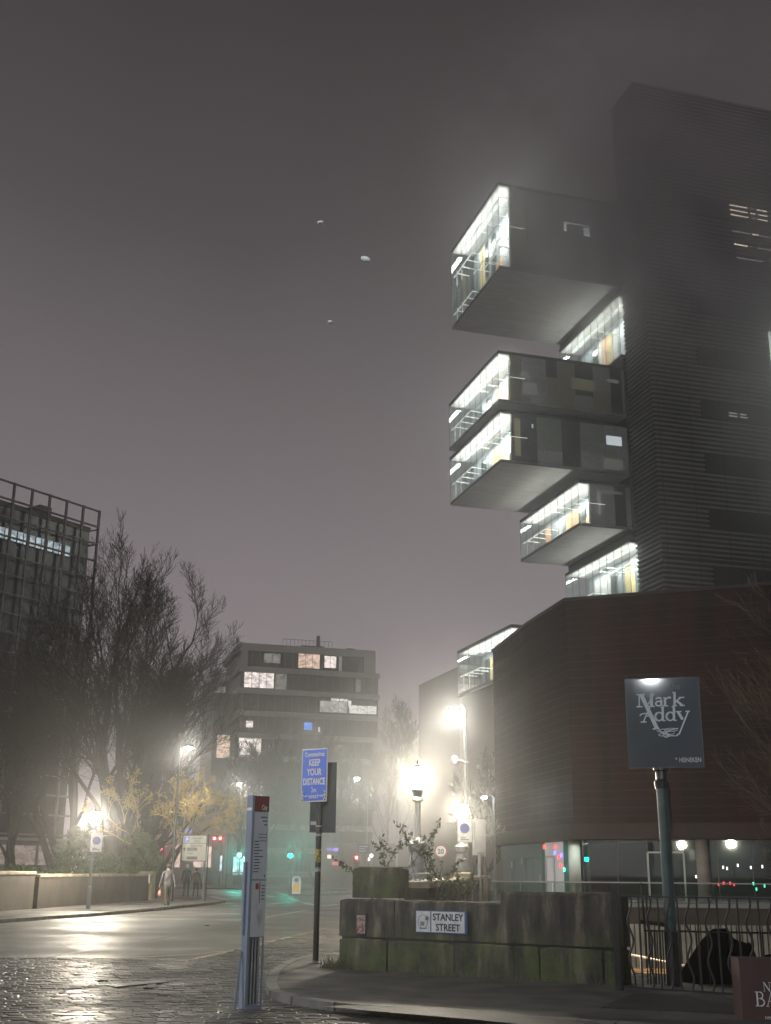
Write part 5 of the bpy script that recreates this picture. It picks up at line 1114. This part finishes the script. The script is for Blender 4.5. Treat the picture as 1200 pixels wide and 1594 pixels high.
GL = {'B': ([([(.18, 0), (.18, 1)], .12), ([(.02, .97), (.40, .97)], .05), ([(.02, .03), (.42, .03)], .05), ([(.18, .53), (.40, .53)], .05), (ar(.38, .75, .20, .22, 90, -90), .09), (ar(.40, .28, .26, .25, 90, -90), .10)], .78),
      'A': ([([(.08, 0), (.42, 1)], .05), ([(.40, 1), (.76, 0)], .13), ([(.0, .02), (.20, .02)], .045), ([(.60, .02), (.92, .02)], .045), ([(.20, .36), (.62, .36)], .05)], .92),
      'I': ([([(.18, 0), (.18, 1)], .12), ([(.02, .97), (.34, .97)], .05), ([(.02, .03), (.34, .03)], .05)], .40),
      'L': ([([(.18, 0), (.18, 1)], .12), ([(.02, .97), (.34, .97)], .05), ([(.02, .03), (.62, .03)], .05), ([(.62, .0), (.62, .2)], .05)], .70),
      'E': ([([(.18, 0), (.18, 1)], .12), ([(.02, .97), (.60, .97)], .05), ([(.02, .03), (.62, .03)], .05), ([(.18, .52), (.48, .52)], .05), ([(.60, .85), (.60, .99)], .045), ([(.62, .0), (.62, .18)], .045)], .72),
      'Y': ([([(.08, 1), (.42, .45)], .12), ([(.72, 1), (.42, .45)], .05), ([(.42, .45), (.42, 0)], .12), ([(.0, .97), (.24, .97)], .045), ([(.6, .97), (.84, .97)], .045), ([(.28, .03), (.58, .03)], .045)], .85),
      'N': ([([(.14, 0), (.14, 1)], .05), ([(.12, 1), (.76, .0)], .13), ([(.76, 0), (.76, 1)], .05), ([(.0, .97), (.22, .97)], .045), ([(.02, .02), (.26, .02)], .045), ([(.64, .97), (.88, .97)], .045)], .92),
      'W': ([([(.06, 1), (.34, 0)], .12), ([(.34, 0), (.56, .95)], .05), ([(.56, 1), (.84, 0)], .12), ([(.84, 0), (1.1, 1)], .05), ([(0, .97), (.2, .97)], .045), ([(1.0, .97), (1.2, .97)], .045)], 1.2)}
b = MB(); pinv = parent_mat(PL).inverted()
def pl_at(px, py): q = pinv @ W(px, py, pw0.y-.0); return q.x, q.z
sx_, sz_ = pl_at(1175, 1566); s_ = (pl_at(1175, 1543)[1]-sz_); x = sx_
for ch in 'BAILEY': serif(b, GL[ch][0], x, sz_, s_); x += GL[ch][1]*s_*.92+.01
x, z_ = pl_at(1187, 1543.5); s2_ = s_*.62; z_ += .006
for ch in 'NEW': serif(b, GL[ch][0], x, z_, s2_); x += GL[ch][1]*s2_*.95
b.build('wordmark', white, PL)
x, z_ = pl_at(1190, 1586); text('newbaileysalford', .062, white, PL, Matrix.Translation((x, -.0125, z_)) @ Matrix.Rotation(math.pi/2, 4, 'X'), align='LEFT')

# ================================================================== PEOPLE
def skin_body(name, J, E_, parent, mats, pick, sub=1):
    me = bpy.data.meshes.new('sk'); me.from_pydata([j[0] for j in J], E_, []); o = bpy.data.objects.new('sk', me); COL.objects.link(o)
    md = o.modifiers.new('s', 'SKIN'); md.use_smooth_shade = True
    for i, j in enumerate(J):
        sv = me.skin_vertices[0].data[i]; sv.radius = j[1] if isinstance(j[1], tuple) else (j[1], j[1]); sv.use_root = (i == 0)
    s2 = o.modifiers.new('u', 'SUBSURF'); s2.levels = sub; s2.render_levels = sub
    bpy.context.view_layer.update(); m = bpy.data.meshes.new_from_object(o.evaluated_get(bpy.context.evaluated_depsgraph_get())); bpy.data.objects.remove(o)
    m.name = name; m.materials.clear()
    for x in mats: m.materials.append(x)
    for p in m.polygons: p.material_index = pick(p.center); p.use_smooth = True
    ob = bpy.data.objects.new(name, m); COL.objects.link(ob); ob.parent = parent; return ob
skin = M('skin', (.42, .27, .20), .5)
def person(label, loc, rz, h, top, legs, shoe, step=.0, hat=None, arms=((.0, .1), (.0, .1)), hair=(.03, .025, .02), bulk=1.0):
    """rz=0 faces -y (the viewer); step = stride length"""
    t = thing('person', label, 'person', loc, rz); k = h/1.75; s = step
    J = [((0, 0, .96), (.15*bulk, .11*bulk)), ((0, -.01, 1.12), (.14*bulk, .10*bulk)), ((0, -.01, 1.30), (.17*bulk, .115*bulk)), ((0, 0, 1.42), (.13, .085)), ((0, -.01, 1.50), (.055, .055)), ((0, -.03, 1.58), (.065, .075)), ((0, -.025, 1.67), (.075, .09)), ((0, -.01, 1.73), (.045, .055))]
    E_ = [(i, i+1) for i in range(7)]
    def add(a, p, r): J.append((p, r)); E_.append((a, len(J)-1)); return len(J)-1
    for sd, (ay, ax), st in ((-1, arms[0], s), (1, arms[1], -s)):
        a = add(3, (.19*sd*bulk, 0, 1.40), .062); a = add(a, ((.22+ax*.3)*sd*bulk, ay*.5, 1.14), .050); a = add(a, ((.23+ax)*sd*bulk, ay-.06, .90), .040); w = add(a, ((.235+ax*1.1)*sd*bulk, ay-.09, .84), .030)
        for f_, fl in ((-.022, .085), (-.008, .10), (.008, .095), (.022, .075)): c = add(w, ((.235+ax*1.1)*sd*bulk+f_*.3, ay-.09+f_, .84-fl*.6), .010); add(c, ((.235+ax*1.1)*sd*bulk-.012*sd, ay-.10+f_, .84-fl), .009)
        add(w, ((.22+ax*1.1)*sd*bulk, ay-.13, .80), .010)
        hp = add(0, (.095*sd, 0, .88), .095*bulk); kn = add(hp, (.10*sd, -st*.45-.02, .48), .062); an = add(kn, (.10*sd, -st*.9+(.10 if st < 0 else 0), .09), .042); add(an, (.105*sd, -st*.9-.15+(.10 if st < 0 else 0), .045+(.03 if st < 0 else 0)), (.042, .032))
    J = [(tuple(c*k for c in p), tuple(x*k for x in r) if isinstance(r, tuple) else r*k) for p, r in J]
    def pick(c):
        z = c.z/k
        if z > 1.50: return 0
        if z < .88 and abs(c.x) > .19*k*bulk: return 0
        if z > .90: return 1
        return 3 if z < .10 else 2
    skin_body('body', J, E_, t, [skin, top, legs, shoe], pick, 1)
    b = MB(); b.ball((0, -.012*k, 1.665*k), .103*k, 12, sz=1.12)
    b2 = MB()
    vs = [v for v in b.v]; hm = MB(); hm.v = b.v; hm.f = [f_ for f_ in b.f if sum(b.v[i][2] for i in f_)/len(f_) > 1.66*k or sum(b.v[i][1] for i in f_)/len(f_) > .02*k]; hm.m = [0]*len(hm.f)
    hm.build('hat' if hat else 'hair', hat or M('dark_hair', hair, .6), t, smooth=True)
    b = MB(); b.tube((0, -.105*k, 1.635*k), (0, -.125*k, 1.615*k), .012*k, .016*k, 5); b.ball((.09*k, -.01*k, 1.62*k), .02*k, 6); b.ball((-.09*k, -.01*k, 1.62*k), .02*k, 6); b.build('face_features', skin, t)
    return t
cl = lambda n, c: M(n, c, .85, tuple(x*.7 for x in c), scale=8)
p = G(259, 1411, .1); P1 = person('nearest walker in a pale grey coat and olive trousers carrying a pink bag', (p.x, p.y, .1), 3.44, 1.74, cl('pale_grey_coat', (.12, .112, .13)), cl('olive_trousers', (.055, .060, .042)), dmetal, step=.34, arms=((.12, .05), (-.05, .07)), bulk=1.1)
b = MB(); b.path([(-.17, .11, 1.44), (.0, .14, 1.22), (.15, .12, 1.0)], .014, 5); b.build('bag_strap', dmetal, P1)
BG = thing('carrier_bag', 'small pink carrier bag hanging from the hand of the nearest walker', 'bag', (p.x-.30, p.y-.14, .60)); b = MB(); b.lathe([(.015, .17), (.05, .13), (.08, .06), (.09, 0), (.07, -.07), (.02, -.09)], 10); b.path([(0, 0, .16), (.03, 0, .26), (.07, .0, .30)], .008, 4); b.build('bag_body', M('pink_plastic', (.45, .24, .22), .5), BG)
p = G(289, 1397, .1); person('taller far walker in dark clothes and a white cap', (p.x, p.y, .1), 3.1, 1.80, cl('navy_coat', (.030, .034, .038)), cl('charcoal_trousers', (.022, .024, .026)), dmetal, step=.12, hat=white, arms=((0, .06), (0, .06)))
p = G(304, 1397, .1); person('shorter far walker in a maroon coat beside the parking sign post', (p.x, p.y, .1), 3.1, 1.62, cl('maroon_coat', (.075, .045, .055)), cl('black_trousers', (.016, .016, .018)), dmetal, step=.14, arms=((0, .05), (0, .08)))
HB = thing('handbag', 'small dark handbag at the right side of the shorter far walker', 'handbag', (p.x+.38, p.y-.02, .78)); b = MB(); b.lathe([(.04, .14), (.12, .10), (.14, -.05), (.10, -.14)], 8); b.path([(-.08, 0, .12), (-.05, 0, .45), (-.1, 0, .6)], .012, 4); b.path([(.08, 0, .12), (.0, 0, .45), (-.1, 0, .6)], .012, 4); b.build('bag_body', dmetal, HB)

# ================================================================== DRIFTING FLAKES
fm = M('pale_flake', (.92, .96, .94), .6, (.88, .93, .90))
for (px, py, Y, s_, rz, lab) in ((569, 403, 6.2, .030, .5, 'largest and middle of three pale flakes drifting in the night sky'), (499, 346, 6.6, .021, -.4, 'highest of three pale flakes drifting in the night sky'), (514, 501, 6.0, .016, .2, 'lowest and smallest of three pale flakes drifting in the night sky')):
    q = W(px, py, Y); b = MB(); n_ = 14; vs = []; rn = random.Random(px)
    rg = [(math.cos(2*math.pi*i/n_)*s_*rn.uniform(.85, 1.1), math.sin(2*math.pi*i/n_)*s_*.55*rn.uniform(.85, 1.1)) for i in range(n_)]
    for sc_, yy in ((.5, -.012), (1, -.004), (1, .004), (.5, .010)): vs += [(x*sc_, yy, z*sc_+x*rz*-.4) for x, z in rg]
    b.add(vs, [tuple(range(n_)), tuple(range(4*n_-1, 3*n_-1, -1))]+[(k*n_+i, k*n_+(i+1) % n_, (k+1)*n_+(i+1) % n_, (k+1)*n_+i) for k in range(3) for i in range(n_)])
    o = b.build('flake', fm, None); o.location = q; tag(o, lab, 'flake', 'flakes in the night sky')

# ================================================================== HAZE
b = MB(); b.box(-292, 292, -292, 292, -4.0, 88.0); hz = b.build('haze', M('x_', (0, 0, 0)))
hm_ = bpy.data.materials.new('night_mist'); hm_.use_nodes = True; n = hm_.node_tree; n.nodes.clear(); o_ = n.nodes.new('ShaderNodeOutputMaterial'); v = n.nodes.new('ShaderNodeVolumePrincipled')
v.inputs['Color'].default_value = (.95, .94, .95, 1); v.inputs['Density'].default_value = HAZE; v.inputs['Anisotropy'].default_value = .88
n.links.new(v.outputs[0], o_.inputs['Volume']); hz.data.materials.clear(); hz.data.materials.append(hm_); hz['kind'] = 'stuff'; hz['label'] = 'thin night mist glowing round the street lamps'; hz['category'] = 'mist'
hz.visible_shadow = True

def mist(name, label, c, rad, rz, dens, scale, seed, g=.3):
    b = MB(); b.ball((0, 0, 0), 1, 24); o = b.build(name, hm_, None, smooth=True); o.location = c; o.scale = rad; o.rotation_euler = (0, 0, rz)
    m = bpy.data.materials.new(name); m.use_nodes = True; n = m.node_tree; n.nodes.clear(); L = n.links
    out = n.nodes.new('ShaderNodeOutputMaterial'); v = n.nodes.new('ShaderNodeVolumePrincipled'); v.inputs['Color'].default_value = (.96, .95, .96, 1); v.inputs['Anisotropy'].default_value = g
    t = n.nodes.new('ShaderNodeTexCoord'); ln = n.nodes.new('ShaderNodeVectorMath'); ln.operation = 'LENGTH'; L.new(t.outputs['Object'], ln.inputs[0])
    f = n.nodes.new('ShaderNodeMapRange'); f.interpolation_type = 'SMOOTHSTEP'; f.inputs['From Min'].default_value = 1; f.inputs['From Max'].default_value = .25; L.new(ln.outputs['Value'], f.inputs['Value'])
    no = n.nodes.new('ShaderNodeTexNoise'); no.noise_dimensions = '4D'; no.inputs['W'].default_value = seed; no.inputs['Scale'].default_value = scale; no.inputs['Detail'].default_value = 3; no.inputs['Distortion'].default_value = .4
    L.new(t.outputs['Object'], no.inputs['Vector']); r = n.nodes.new('ShaderNodeMapRange'); r.inputs['From Min'].default_value = .38; r.inputs['From Max'].default_value = .66; r.inputs['To Max'].default_value = dens; L.new(no.outputs['Fac'], r.inputs['Value'])
    mu = n.nodes.new('ShaderNodeMath'); mu.operation = 'MULTIPLY'; L.new(f.outputs[0], mu.inputs[0]); L.new(r.outputs[0], mu.inputs[1]); L.new(mu.outputs[0], v.inputs['Density']); L.new(v.outputs[0], out.inputs['Volume'])
    o.data.materials.clear(); o.data.materials.append(m); o['kind'] = 'stuff'; o['label'] = label; o['category'] = 'mist'
mist('mist_bank', 'patchy mist drifting across the upper tower and its highest glass room', (27, 96, 62), (27, 16, 25), TX, .19, 1.7, 3.0)
mist('mist_bank', 'low patch of mist drifting across the lower right of the tower', (41, 94, 38), (17, 10, 17), TX, .12, 1.6, 8.0)
mist('mist_bank', 'bright ground mist around the lamps at the end of the bridge parapet', (-.9, 62, 5), (8.6, 44, 10), .0, .030, 1.6, 5.0, .78)
mist('mist_bank', 'thin ground mist under the bare trees around the left globe lamp', (-12.5, 62, 4), (8, 22, 8), .0, .013, 1.6, 9.0, .78)
mist('mist_bank', 'faint mist over the junction around the far traffic lights', (-10, 108, 5), (22, 22, 10), .0, .018, 1.6, 2.0, .78)
